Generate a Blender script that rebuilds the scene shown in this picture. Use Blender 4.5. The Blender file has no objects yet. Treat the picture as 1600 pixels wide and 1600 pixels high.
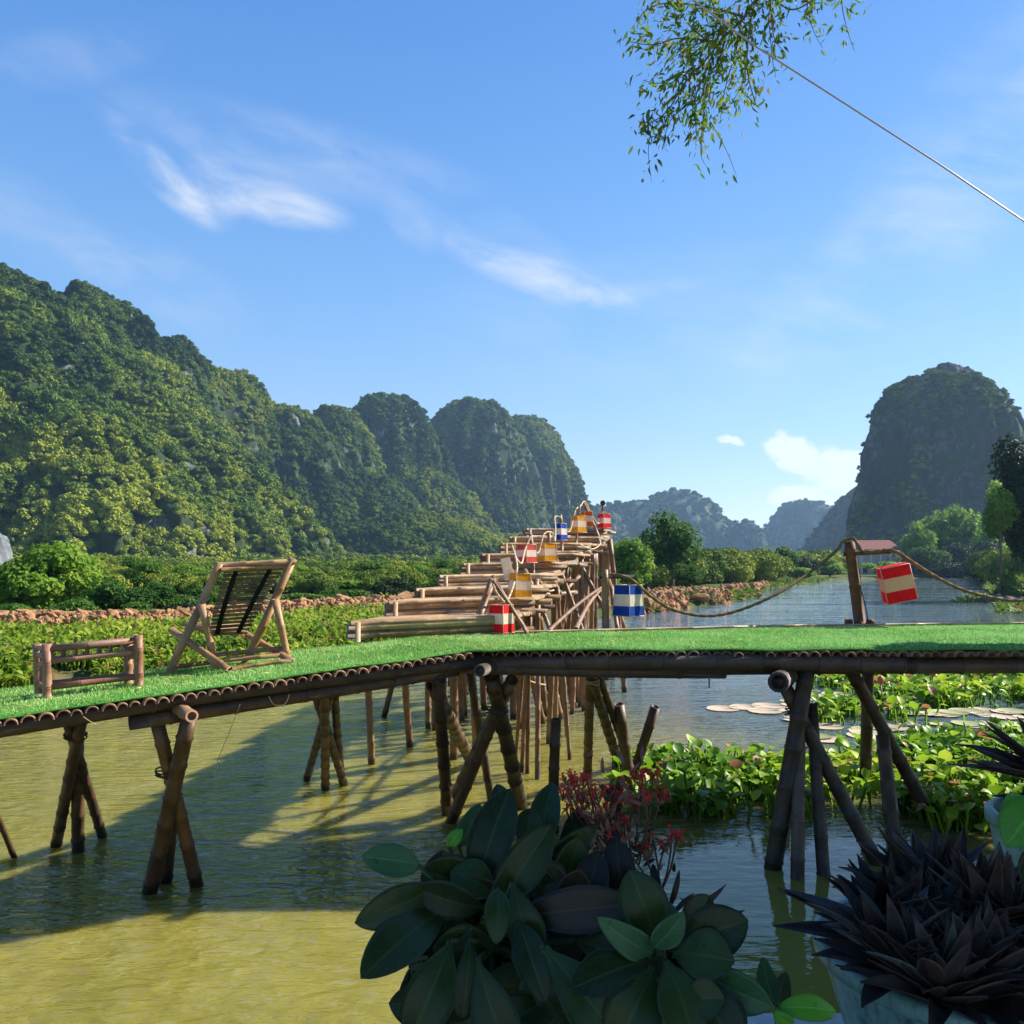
import bpy, bmesh, math, random
import numpy as np
from mathutils import Vector, Matrix, noise as mnoise

rng = np.random.default_rng(7)
random.seed(7)
PI = math.pi
S = bpy.context.scene
COL = S.collection

# ------------------------------------------------------------------ camera, sky, sun, exposure
F = 1300.0            # focal length in photograph pixels
HOR = 885.0           # row of the horizon
CZ = 2.5              # eye height over the water
cam_d = bpy.data.cameras.new('camera')
cam = bpy.data.objects.new('camera', cam_d)
COL.objects.link(cam)
cam.location = (0, 0, CZ)
cam.rotation_euler = (PI / 2, 0, 0)
cam_d.sensor_width = 36
cam_d.lens = 36 * F / 1600
cam_d.shift_y = (HOR - 800) / 1600
cam_d.clip_start = 0.05
cam_d.clip_end = 9000
S.camera = cam

SUN_EL = math.radians(36)
SUN_AZ = math.radians(69)      # from +Y towards +X
sun_d = bpy.data.lights.new('sun', 'SUN')
sun_d.energy = 5.0
sun_d.angle = math.radians(0.5)
sun_d.color = (1.0, 0.93, 0.82)
sun = bpy.data.objects.new('sun', sun_d)
COL.objects.link(sun)
to_sun = Vector((math.sin(SUN_AZ) * math.cos(SUN_EL), math.cos(SUN_AZ) * math.cos(SUN_EL), math.sin(SUN_EL)))
sun.rotation_euler = (-to_sun).to_track_quat('-Z', 'Y').to_euler()
sun.location = (20, 5, 20)

S.view_settings.view_transform = 'Standard'
S.view_settings.look = 'None'
S.view_settings.exposure = 1.25
S.view_settings.gamma = 1.0
S.view_settings.use_curve_mapping = False
S.cycles.max_bounces = 6
S.cycles.transparent_max_bounces = 8
S.cycles.volume_bounces = 0
S.cycles.use_denoising = True


class NT:
    """small node-tree writer"""
    def __init__(self, tree):
        self.t = tree
        self.n = tree.nodes
        self.l = tree.links

    def node(self, kind, **kw):
        nd = self.n.new(kind)
        for k, v in kw.items():
            setattr(nd, k, v)
        return nd

    def link(self, a, b):
        self.l.new(a, b)

    def inp(self, sock, v):
        if hasattr(v, 'is_linked') or isinstance(v, bpy.types.NodeSocket):
            self.l.new(v, sock)
        else:
            sock.default_value = v

    def m(self, op, a, b=0.0, c=0.0, clamp=False):
        nd = self.n.new('ShaderNodeMath')
        nd.operation = op
        nd.use_clamp = clamp
        for i, v in enumerate((a, b, c)):
            self.inp(nd.inputs[i], v)
        return nd.outputs[0]

    def vm(self, op, a, b=(0, 0, 0)):
        nd = self.n.new('ShaderNodeVectorMath')
        nd.operation = op
        self.inp(nd.inputs[0], a)
        self.inp(nd.inputs[1], b)
        return nd.outputs[0]

    def noise(self, vec, scale, detail=4, rough=0.55, dist=0.0, out='Fac'):
        nd = self.n.new('ShaderNodeTexNoise')
        if vec is not None:
            self.l.new(vec, nd.inputs['Vector'])
        nd.inputs['Scale'].default_value = scale
        nd.inputs['Detail'].default_value = detail
        nd.inputs['Roughness'].default_value = rough
        nd.inputs['Distortion'].default_value = dist
        return nd.outputs[out]

    def ramp(self, fac, stops):
        nd = self.n.new('ShaderNodeValToRGB')
        self.inp(nd.inputs[0], fac)
        el = nd.color_ramp.elements
        while len(el) < len(stops):
            el.new(0.5)
        for e, (p, c) in zip(el, stops):
            e.position = p
            e.color = (*c, 1) if len(c) == 3 else c
        return nd.outputs[0]

    def mix(self, fac, a, b):
        nd = self.n.new('ShaderNodeMix')
        nd.data_type = 'RGBA'
        self.inp(nd.inputs[0], fac)
        for s, v in ((nd.inputs[6], a), (nd.inputs[7], b)):
            if isinstance(v, tuple) and len(v) == 3:
                v = (*v, 1)
            self.inp(s, v)
        return nd.outputs[2]

    def smooth(self, x, a, b):
        nd = self.n.new('ShaderNodeMapRange')
        nd.interpolation_type = 'SMOOTHSTEP'
        self.inp(nd.inputs[0], x)
        nd.inputs[1].default_value = a
        nd.inputs[2].default_value = b
        return nd.outputs[0]


world = bpy.data.worlds.new('World')
S.world = world
world.use_nodes = True
wt = NT(world.node_tree)
wt.n.clear()
sky = wt.node('ShaderNodeTexSky', sky_type='NISHITA')
sky.sun_disc = False
sky.sun_elevation = SUN_EL
sky.sun_rotation = SUN_AZ
sky.air_density = 1.0
sky.dust_density = 0.15
sky.ozone_density = 2.2
hs = wt.node('ShaderNodeHueSaturation')
hs.inputs['Saturation'].default_value = 1.25
hs.inputs['Value'].default_value = 1.0
wt.link(wt.vm('MULTIPLY', sky.outputs[0], (1.03, 0.955, 0.98)), hs.inputs['Color'])
geo = wt.node('ShaderNodeTexCoord')
sep = wt.node('ShaderNodeSeparateXYZ')
wt.link(geo.outputs['Generated'], sep.inputs[0])
azn = wt.m('ARCTAN2', sep.outputs[0], sep.outputs[1])
eln = wt.m('ARCSINE', sep.outputs[2])


def pix_dir(px, py):
    x, y, z = (px - 800) / F, 1.0, (HOR - py) / F
    return math.atan2(x, y), math.atan2(z, math.hypot(x, y))


def patch(px, py, rx, ry, rot, e0=0.25, e1=1.0):
    """soft elliptical mask in sky angles; sizes in pixels, rot in degrees (positive falls to the right)"""
    a0, e_0 = pix_dir(px, py)
    k = 1 / F
    dx = wt.m('SUBTRACT', azn, a0)
    dy = wt.m('SUBTRACT', eln, e_0)
    c, s_ = math.cos(math.radians(rot)), math.sin(math.radians(rot))
    u = wt.m('SUBTRACT', wt.m('MULTIPLY', dx, c), wt.m('MULTIPLY', dy, s_))
    v = wt.m('ADD', wt.m('MULTIPLY', dx, s_), wt.m('MULTIPLY', dy, c))
    u = wt.m('MULTIPLY', u, 1 / (rx * k))
    v = wt.m('MULTIPLY', v, 1 / (ry * k))
    r = wt.m('ADD', wt.m('MULTIPLY', u, u), wt.m('MULTIPLY', v, v))
    nd = wt.n.new('ShaderNodeMapRange')
    nd.interpolation_type = 'SMOOTHSTEP'
    wt.link(r, nd.inputs[0])
    nd.inputs[1].default_value = 1.0
    nd.inputs[2].default_value = 0.0
    nd.inputs[3].default_value = 0.0
    nd.inputs[4].default_value = 1.0
    return nd.outputs[0]


comb = wt.node('ShaderNodeCombineXYZ')
wt.link(wt.m('MULTIPLY', wt.m('ADD', azn, wt.m('MULTIPLY', eln, -0.5)), 2.2), comb.inputs[0])
wt.link(wt.m('MULTIPLY', wt.m('ADD', eln, wt.m('MULTIPLY', azn, 0.28)), 7.0), comb.inputs[1])
wisp = wt.noise(comb.outputs[0], 2.6, 10, 0.62, 0.35)
comb2 = wt.node('ShaderNodeCombineXYZ')
wt.link(azn, comb2.inputs[0])
wt.link(wt.m('MULTIPLY', eln, 1.5), comb2.inputs[1])
puff = wt.noise(comb2.outputs[0], 22, 8, 0.6, 0.3)
cirrus = None
for px, py, rx, ry, rot, amp in ((250, 270, 110, 30, 38, 1.1), (330, 300, 60, 50, 40, 0.7), (430, 318, 130, 34, 6, 1.2), (470, 245, 330, 60, 6, 0.36),
                                 (840, 430, 190, 34, 18, 0.75), (780, 380, 160, 60, 25, 0.4), (960, 460, 150, 18, -4, 0.4), (640, 350, 60, 30, 40, 0.35),
                                 (1420, 380, 420, 100, -35, 0.33), (1550, 200, 300, 120, -35, 0.26), (250, 440, 160, 60, 20, 0.33),
                                 (60, 350, 160, 60, 20, 0.25), (1050, 500, 500, 120, 0, 0.2), (100, 90, 160, 40, -20, 0.22)):
    q = wt.m('MULTIPLY', patch(px, py, rx, ry, rot), amp)
    cirrus = q if cirrus is None else wt.m('ADD', cirrus, q)
cir = wt.m('MULTIPLY', cirrus, wt.smooth(wisp, 0.30, 0.72), clamp=True)
cum = None
for px, py, rx, ry, rot, amp in ((1245, 712, 50, 30, 25, 1.0), (1290, 735, 46, 34, 10, 1.0), (1325, 728, 40, 22, 0, 1.0), (1270, 775, 62, 20, 0, 1.0),
                                 (1300, 762, 60, 24, 0, 0.7), (1222, 700, 20, 18, 0, 0.9), (1131, 686, 14, 7, 5, 0.7), (1152, 690, 13, 7, 20, 0.7)):
    q = wt.m('MULTIPLY', patch(px, py, rx * 1.35, ry * 1.45, rot), amp)
    cum = q if cum is None else wt.m('MAXIMUM', cum, q)
cumf = wt.smooth(wt.m('ADD', cum, wt.m('MULTIPLY', wt.m('SUBTRACT', puff, 0.55), 2.6)), 0.22, 0.75)
cumf = wt.m('MULTIPLY', cumf, wt.smooth(cum, 0.0, 0.25))
# milky air low over the horizon
gr = wt.ramp(wt.m('MULTIPLY', wt.m('MAXIMUM', eln, 0.0), 2 / PI), [(0.0, (0.70, 0.80, 0.90)), (0.035, (0.52, 0.69, 0.88)), (0.09, (0.36, 0.59, 0.88)), (0.18, (0.225, 0.49, 0.89)),
                 (0.27, (0.140, 0.385, 0.86)), (0.37, (0.080, 0.285, 0.78)), (1.0, (0.035, 0.16, 0.56))])
gr = wt.vm('MULTIPLY', gr, (4.6, 4.3, 4.15))
base = wt.mix(0.68, hs.outputs[0], gr)
c1 = wt.mix(wt.m('MULTIPLY', cir, 0.78), base, (3.3, 3.6, 4.1))
c2 = wt.mix(wt.m('MULTIPLY', cumf, 0.85), c1, (4.35, 4.4, 4.5))
bg = wt.node('ShaderNodeBackground')
wt.link(c2, bg.inputs[0])
bg.inputs[1].default_value = 0.10
wo = wt.node('ShaderNodeOutputWorld')
wt.link(bg.outputs[0], wo.inputs[0])


# ------------------------------------------------------------------ helpers
def at(px, py, Y):
    return Vector(((px - 800) / F * Y, Y, CZ - (py - HOR) / F * Y))


def dwater(py):
    return CZ * F / (py - HOR)


def tag(o, label=None, cat=None, group=None, kind=None):
    if label: o['label'] = label
    if cat: o['category'] = cat
    if group: o['group'] = group
    if kind: o['kind'] = kind
    return o


def empty(name, loc, label=None, cat=None, group=None, rz=0):
    o = bpy.data.objects.new(name, None)
    o.empty_display_size = 0.1
    COL.objects.link(o)
    o.location = loc
    o.rotation_euler.z = rz
    return tag(o, label, cat, group)


def link(name, me, mat=None, parent=None, world_coords=True):
    o = bpy.data.objects.new(name, me)
    COL.objects.link(o)
    if mat and not me.materials:
        me.materials.append(mat)
    if parent is not None:
        o.parent = parent
        if world_coords:
            o.matrix_parent_inverse = parent_inv(parent)
    return o


def parent_inv(p):
    m = Matrix.Identity(4)
    while p is not None:
        m = p.matrix_parent_inverse @ Matrix.LocRotScale(p.location, p.rotation_euler, p.scale) @ Matrix.Identity(4) if p.parent is None else \
            p.matrix_parent_inverse @ Matrix.LocRotScale(p.location, p.rotation_euler, p.scale)
        break
    if p.parent is not None:
        m = parent_world(p)
    return m.inverted()


def parent_world(p):
    loc = Matrix.LocRotScale(p.location, p.rotation_euler, p.scale)
    if p.parent is None:
        return loc
    return parent_world(p.parent) @ p.matrix_parent_inverse @ loc


class MB:
    def __init__(self):
        self.v = []
        self.f = []

    def add(self, vs, fs):
        b = len(self.v)
        self.v += [tuple(v) for v in vs]
        self.f += [tuple(i + b for i in f) for f in fs]
        return self

    def tube(self, pts, radii, n=10, cap=True, hollow_fix=False):
        pts = [Vector(p) for p in pts]
        if not hasattr(radii, '__len__'):
            radii = [radii] * len(pts)
        up = None
        vs, fs = [], []
        for i, p in enumerate(pts):
            d = (pts[min(i + 1, len(pts) - 1)] - pts[max(i - 1, 0)])
            if d.length < 1e-9:
                d = (pts[-1] - pts[0])
            if hollow_fix:
                d = (pts[-1] - pts[0])
            d.normalize()
            if up is None:
                up = d.orthogonal().normalized()
            up = (up - d * up.dot(d)).normalized()
            sd = d.cross(up)
            for k in range(n):
                a = 2 * PI * k / n
                vs.append(p + (up * math.cos(a) + sd * math.sin(a)) * radii[i])
        for i in range(len(pts) - 1):
            for k in range(n):
                k2 = (k + 1) % n
                fs.append((i * n + k, i * n + k2, (i + 1) * n + k2, (i + 1) * n + k))
        if cap:
            fs.append(tuple(range(n))[::-1])
            fs.append(tuple((len(pts) - 1) * n + k for k in range(n)))
        return self.add(vs, fs)

    def culm(self, p0, p1, r0, r1=None, n=12, node=0.32, bow=0.012, hollow=True, seed=None, bulge=1.0):
        """a bamboo pole: straight internodes, a raised ring at each joint, hollow cut ends"""
        rr = random.Random(seed if seed is not None else hash((round(p0[0], 3), round(p1[1], 3), round(p1[2], 3))))
        p0, p1 = Vector(p0), Vector(p1)
        r1 = r0 if r1 is None else r1
        L = (p1 - p0).length
        bv = (p1 - p0).orthogonal().normalized()
        bv.rotate(Matrix.Rotation(rr.uniform(0, 2 * PI), 3, (p1 - p0).normalized()))
        ts = [(0.0, 1.0)]
        s = rr.uniform(0.3, 1.0) * node
        while s < L - 0.02:
            w = 0.13 * r0 + 0.004
            for ds, k in ((-w * 1.5, 1.0), (-w * 0.45, 1.12), (0, 1.0), (w * 0.45, 1.15), (w * 1.5, 1.0)):
                t = (s + ds) / L
                if ts[-1][0] + 1e-4 < t < 0.999:
                    ts.append((t, 1 + (k - 1) * bulge))
            s += node * rr.uniform(0.82, 1.15)
        ts.append((1.0, 1.0))
        pts = [p0.lerp(p1, t) + bv * (bow * L * math.sin(PI * t)) for t, k in ts]
        rad = [(r0 + (r1 - r0) * t) * k for t, k in ts]
        if hollow:
            d0 = (pts[1] - pts[0]).normalized()
            d1 = (pts[-1] - pts[-2]).normalized()
            pts = [pts[0] + d0 * r0 * 0.9, pts[0], pts[0], pts[0]] + pts + [pts[-1], pts[-1], pts[-1], pts[-1] - d1 * r1 * 0.9]
            rad = [rad[0] * 0.66, rad[0] * 0.70, rad[0] * 0.70, rad[0]] + rad + [rad[-1], rad[-1] * 0.70, rad[-1] * 0.70, rad[-1] * 0.66]
        return self.tube(pts, rad, n, hollow_fix=True)

    def box(self, c, s, rot=None):
        c = Vector(c)
        vs = []
        for z in (-1, 1):
            for x, y in ((-1, -1), (1, -1), (1, 1), (-1, 1)):
                v = Vector((x * s[0] / 2, y * s[1] / 2, z * s[2] / 2))
                if rot is not None:
                    v = rot @ v
                vs.append(c + v)
        return self.add(vs, [(3, 2, 1, 0), (4, 5, 6, 7), (0, 1, 5, 4), (1, 2, 6, 5), (2, 3, 7, 6), (3, 0, 4, 7)])

    def mesh(self, name, smooth=True):
        me = bpy.data.meshes.new(name)
        me.from_pydata(self.v, [], self.f)
        if smooth:
            me.polygons.foreach_set('use_smooth', [True] * len(me.polygons))
        me.update()
        return me

    def build(self, name, mat, parent=None, smooth=True):
        return link(name, self.mesh(name, smooth), mat, parent)


def np_mesh(name, V, Fc, smooth=True, tint=None):
    """V (n,3), Fc (m,k) -> mesh"""
    me = bpy.data.meshes.new(name)
    V = np.asarray(V, np.float32)
    Fc = np.asarray(Fc, np.int32)
    me.vertices.add(len(V))
    me.vertices.foreach_set('co', V.ravel())
    k = Fc.shape[1]
    me.loops.add(Fc.size)
    me.loops.foreach_set('vertex_index', Fc.ravel())
    me.polygons.add(len(Fc))
    me.polygons.foreach_set('loop_start', np.arange(0, Fc.size, k, dtype=np.int32))
    me.polygons.foreach_set('use_smooth', np.full(len(Fc), smooth))
    me.update(calc_edges=True)
    if tint is not None:
        at_ = me.attributes.new('tint', 'FLOAT', 'POINT')
        at_.data.foreach_set('value', np.asarray(tint, np.float32))
    me.validate()
    return me


def rep(tv, tf, R, T):
    """copies of template verts tv (k,3) under matrices R (n,3,3) (scale included) and offsets T (n,3)"""
    n, k = len(T), len(tv)
    V = np.einsum('nij,kj->nki', R, tv) + T[:, None, :]
    Fc = tf[None, :, :] + (np.arange(n) * k)[:, None, None]
    return V.reshape(-1, 3), Fc.reshape(-1, tf.shape[1])


def basis(zdir, roll=None):
    """rotation matrices whose local Z is zdir, random roll"""
    z = zdir / np.linalg.norm(zdir, axis=1, keepdims=True)
    a = rng.normal(size=z.shape)
    x = np.cross(a, z)
    x /= np.linalg.norm(x, axis=1, keepdims=True) + 1e-9
    y = np.cross(z, x)
    return np.stack([x, y, z], axis=2)


# ------------------------------------------------------------------ materials
MATS = {}


def newmat(name):
    m = bpy.data.materials.new(name)
    m.use_nodes = True
    t = NT(m.node_tree)
    t.n.clear()
    MATS[name] = m
    return m, t


def finish(t, col, rough=0.7, spec=0.3, bump=None, bstr=0.3, bdist=0.01, transl=0.0, tcol=None, metal=0.0, sheen=0.0):
    p = t.node('ShaderNodeBsdfPrincipled')
    t.inp(p.inputs['Base Color'], (*col, 1) if isinstance(col, tuple) and len(col) == 3 else col)
    t.inp(p.inputs['Roughness'], rough)
    t.inp(p.inputs['Metallic'], metal)
    p.inputs['Specular IOR Level'].default_value = spec
    if bump is not None:
        b = t.node('ShaderNodeBump')
        b.inputs['Strength'].default_value = bstr
        b.inputs['Distance'].default_value = bdist
        t.link(bump, b.inputs['Height'])
        t.link(b.outputs[0], p.inputs['Normal'])
    out = t.node('ShaderNodeOutputMaterial')
    sh = p.outputs[0]
    if transl > 0:
        tr = t.node('ShaderNodeBsdfTranslucent')
        t.inp(tr.inputs[0], tcol if tcol is not None else ((*col, 1) if isinstance(col, tuple) else col))
        mx = t.node('ShaderNodeMixShader')
        mx.inputs[0].default_value = transl
        t.link(p.outputs[0], mx.inputs[1])
        t.link(tr.outputs[0], mx.inputs[2])
        sh = mx.outputs[0]
    t.link(sh, out.inputs[0])
    return p


def objcoord(t):
    return t.node('ShaderNodeTexCoord').outputs['Object']


def pos(t):
    return t.node('ShaderNodeNewGeometry').outputs['Position']


def rnd(t):
    return t.node('ShaderNodeObjectInfo').outputs['Random']


def attr(t, name):
    a = t.node('ShaderNodeAttribute')
    a.attribute_name = name
    return a.outputs['Fac']


def bamboo_mat(name, dark, mid, light):
    m, t = newmat(name)
    p = pos(t)
    n1 = t.noise(p, 3.0, 6, 0.65, 0.6)
    n2 = t.noise(p, 34, 5, 0.7)
    fac = t.m('ADD', t.m('MULTIPLY', n1, 0.65), t.m('MULTIPLY', n2, 0.35))
    fac = t.m('ADD', fac, t.m('MULTIPLY', t.m('SUBTRACT', rnd(t), 0.5), 0.22))
    col = t.ramp(fac, [(0.28, dark), (0.48, mid), (0.72, light)])
    stain = t.smooth(t.noise(p, 9, 6, 0.75), 0.56, 0.70)
    col = t.mix(t.m('MULTIPLY', stain, 0.55), col, tuple(c * 0.4 for c in dark))
    sp = t.node('ShaderNodeSeparateXYZ')
    t.link(p, sp.inputs[0])
    wet = t.smooth(t.m('ADD', sp.outputs[2], t.m('MULTIPLY', t.m('SUBTRACT', n1, 0.5), 0.12)), 0.15, 0.05)
    col = t.mix(t.m('MULTIPLY', wet, 0.75), col, (0.018, 0.014, 0.009))
    grey = t.m('MULTIPLY', t.smooth(t.noise(p, 1.4, 4, 0.6), 0.5, 0.68), 0.45)
    col = t.mix(grey, col, tuple((sum(mid) / 3 * 1.15,) * 3))
    finish(t, col, rough=0.5, spec=0.35, bump=n2, bstr=0.5, bdist=0.005)
    return m


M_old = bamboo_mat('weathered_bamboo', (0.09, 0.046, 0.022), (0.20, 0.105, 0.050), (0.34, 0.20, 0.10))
M_pile = bamboo_mat('pile_bamboo', (0.026, 0.015, 0.008), (0.075, 0.042, 0.020), (0.16, 0.095, 0.048))  # darker copy for poles under the deck, their shade put in colour
M_shade = bamboo_mat('shaded_bamboo', (0.026, 0.017, 0.010), (0.062, 0.043, 0.026), (0.125, 0.090, 0.056))  # darkest copy for front beams and thick legs, shade painted into the base colour
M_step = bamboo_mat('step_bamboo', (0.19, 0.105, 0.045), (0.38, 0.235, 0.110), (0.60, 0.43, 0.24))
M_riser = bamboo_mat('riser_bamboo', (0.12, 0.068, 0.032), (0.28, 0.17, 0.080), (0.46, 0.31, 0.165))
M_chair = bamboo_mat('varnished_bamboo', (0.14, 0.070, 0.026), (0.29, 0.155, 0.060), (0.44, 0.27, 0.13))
M_slat = bamboo_mat('slat_bamboo', (0.06, 0.035, 0.012), (0.14, 0.085, 0.028), (0.24, 0.155, 0.06))  # darker copy of the chair bamboo, shade on the slats put into colour
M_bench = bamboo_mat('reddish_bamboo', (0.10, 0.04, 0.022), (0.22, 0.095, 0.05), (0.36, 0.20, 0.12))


def simple(name, col, rough=0.6, spec=0.3, var=0.25, scale=8, bstr=0.2, bdist=0.004, transl=0.0):
    m, t = newmat(name)
    p = pos(t)
    n = t.noise(p, scale, 5, 0.65)
    c = t.ramp(n, [(0.3, tuple(x * (1 - var) for x in col)), (0.7, tuple(min(1, x * (1 + var)) for x in col))])
    finish(t, c, rough, spec, bump=t.noise(p, scale * 6, 3), bstr=bstr, bdist=bdist, transl=transl)
    return m


M_rope = simple('rope', (0.15, 0.105, 0.055), 0.9, 0.1, 0.35, 30)
M_ropelight = simple('pale_rope', (0.50, 0.38, 0.24), 0.9, 0.1, 0.3, 30)
M_cord = simple('cord', (0.05, 0.04, 0.03), 0.8, 0.1)
M_wood = simple('dark_post_wood', (0.13, 0.06, 0.03), 0.7, 0.2, 0.4, 14)
M_strap = simple('black_strap', (0.012, 0.011, 0.010), 0.8, 0.1)
M_red = simple('red_cloth', (0.72, 0.012, 0.018), 0.75, 0.15, 0.2, 14, transl=0.25)
M_cream = simple('cream_cloth', (0.80, 0.70, 0.57), 0.8, 0.1, 0.10, 14, transl=0.4)
M_yellow = simple('yellow_cloth', (0.72, 0.33, 0.02), 0.8, 0.1, 0.2, 14, transl=0.25)
M_orange = simple('orange_cloth', (0.70, 0.12, 0.02), 0.8, 0.1, 0.2, 14, transl=0.25)
M_blue = simple('blue_cloth', (0.008, 0.055, 0.34), 0.8, 0.1, 0.2, 14, transl=0.2)
M_pink = simple('faded_red_cloth', (0.55, 0.07, 0.06), 0.8, 0.1, 0.2, 14, transl=0.25)
M_rim = simple('pink_frame', (0.75, 0.25, 0.22), 0.5, 0.3, 0.05)
M_cable = simple('grey_cable', (0.35, 0.33, 0.32), 0.35, 0.6, 0.05)


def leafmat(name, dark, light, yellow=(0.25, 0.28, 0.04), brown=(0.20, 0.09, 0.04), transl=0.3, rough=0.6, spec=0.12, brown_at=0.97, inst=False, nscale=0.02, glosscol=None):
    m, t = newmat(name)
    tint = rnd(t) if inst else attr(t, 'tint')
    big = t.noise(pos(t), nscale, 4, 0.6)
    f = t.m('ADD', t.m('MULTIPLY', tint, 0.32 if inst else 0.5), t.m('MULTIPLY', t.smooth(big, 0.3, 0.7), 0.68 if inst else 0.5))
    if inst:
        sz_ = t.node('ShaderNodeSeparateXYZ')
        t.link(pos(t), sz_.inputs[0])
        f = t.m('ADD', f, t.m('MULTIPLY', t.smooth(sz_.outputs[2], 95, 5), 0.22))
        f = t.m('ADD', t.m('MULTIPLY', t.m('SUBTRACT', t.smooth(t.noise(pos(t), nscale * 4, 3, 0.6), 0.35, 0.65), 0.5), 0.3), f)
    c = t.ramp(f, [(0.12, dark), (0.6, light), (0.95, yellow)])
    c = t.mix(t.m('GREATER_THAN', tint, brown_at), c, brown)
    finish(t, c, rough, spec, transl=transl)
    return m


M_forest = leafmat('forest_leaf', (0.028, 0.064, 0.014), (0.110, 0.178, 0.022), (0.27, 0.31, 0.034), transl=0.15, inst=True, nscale=0.011, brown_at=1.1, rough=0.75, spec=0.15)
M_forest_far = leafmat('distant_forest_leaf', (0.022, 0.042, 0.020), (0.05, 0.08, 0.028), (0.085, 0.10, 0.035), transl=0.1, inst=True, nscale=0.006, brown_at=1.1, rough=0.8, spec=0.1)
M_treeleaf = leafmat('tree_leaf', (0.022, 0.068, 0.012), (0.075, 0.17, 0.020), (0.15, 0.24, 0.035), transl=0.4, nscale=0.3, brown_at=1.1)
M_brightleaf = leafmat('bright_tree_leaf', (0.08, 0.17, 0.018), (0.18, 0.32, 0.035), (0.34, 0.46, 0.055), transl=0.55, nscale=0.3, brown_at=1.1)
M_darkleaf = leafmat('dark_tree_leaf', (0.010, 0.026, 0.010), (0.025, 0.05, 0.014), (0.05, 0.08, 0.02), transl=0.2, nscale=0.3, brown_at=1.1)
M_hyacinth = leafmat('hyacinth_leaf', (0.07, 0.18, 0.010), (0.24, 0.41, 0.024), (0.50, 0.54, 0.06), (0.32, 0.16, 0.06), transl=0.4, rough=0.42, spec=0.22, brown_at=0.94, nscale=0.8)
M_bankleaf = leafmat('bank_leaf', (0.09, 0.17, 0.015), (0.24, 0.35, 0.03), (0.46, 0.47, 0.06), (0.34, 0.20, 0.07), transl=0.4, rough=0.5, brown_at=0.92, nscale=0.6)
M_grass = leafmat('grass_blade', (0.06, 0.12, 0.02), (0.15, 0.24, 0.03), (0.30, 0.32, 0.06), transl=0.3, nscale=0.3, brown_at=0.97)
M_willow = leafmat('willow_leaf', (0.05, 0.11, 0.015), (0.14, 0.24, 0.03), (0.30, 0.34, 0.04), (0.30, 0.22, 0.03), transl=0.4, rough=0.6, spec=0.08, nscale=1.5, brown_at=0.93)
M_turfblade = leafmat('turf_blade', (0.14, 0.28, 0.055), (0.34, 0.52, 0.15), (0.56, 0.70, 0.30), transl=0.2, rough=0.6, nscale=1.8, brown_at=1.1)
M_bark = simple('bark', (0.16, 0.12, 0.085), 0.9, 0.1, 0.4, 6, 0.6, 0.02)


def turf_mat():
    m, t = newmat('turf_backing')
    n = t.noise(pos(t), 40, 6, 0.7)
    c = t.ramp(n, [(0.3, (0.05, 0.19, 0.03)), (0.7, (0.12, 0.34, 0.06))])
    finish(t, c, 0.8, 0.1, bump=n, bstr=0.8, bdist=0.01)
    return m


M_turf = turf_mat()


def rock_mat(name, a, b, c_, scale=1.0, veg=0.0):
    m, t = newmat(name)
    p = pos(t)
    mp = t.vm('MULTIPLY', p, (1, 1, 0.35))
    n1 = t.noise(mp, 0.05 * scale, 8, 0.65, 0.5)
    n2 = t.noise(p, 0.4 * scale, 6, 0.7)
    f = t.m('ADD', t.m('MULTIPLY', n1, 0.6), t.m('MULTIPLY', n2, 0.4))
    col = t.ramp(f, [(0.38, a), (0.5, b), (0.64, c_)])
    if veg > 0:
        v = t.smooth(t.noise(p, 0.12 * scale, 6, 0.7), 0.62 - veg * 0.4, 0.72 - veg * 0.4)
        col = t.mix(v, col, (0.028, 0.048, 0.018))
    finish(t, col, 0.9, 0.1, bump=f, bstr=1.0, bdist=1.2 / scale)
    return m


M_cliff_green = rock_mat('forested_slope', (0.05, 0.055, 0.045), (0.12, 0.12, 0.105), (0.26, 0.24, 0.21), 1.0, 0.6)
M_cliff = rock_mat('limestone_cliff', (0.012, 0.014, 0.016), (0.040, 0.043, 0.045), (0.20, 0.195, 0.18), 1.0, 0.45)
M_farhill = rock_mat('distant_slope', (0.05, 0.065, 0.05), (0.075, 0.09, 0.06), (0.12, 0.125, 0.10), 0.5, 0.5)
M_stone = simple('bank_stone', (0.30, 0.165, 0.08), 0.9, 0.1, 0.45, 2.5, 0.7, 0.05)
M_greystone = simple('grey_stone', (0.13, 0.11, 0.09), 0.9, 0.1, 0.4, 3, 0.6, 0.03)


def ground_mat():
    m, t = newmat('bank_soil')
    p = pos(t)
    n = t.noise(p, 0.35, 6, 0.7)
    n2 = t.noise(p, 4, 5, 0.7)
    c = t.ramp(n, [(0.38, (0.035, 0.06, 0.015)), (0.5, (0.06, 0.08, 0.02)), (0.66, (0.16, 0.11, 0.06))])
    finish(t, c, 0.95, 0.1, bump=n2, bstr=0.6, bdist=0.1)
    return m


M_ground = ground_mat()


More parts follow.
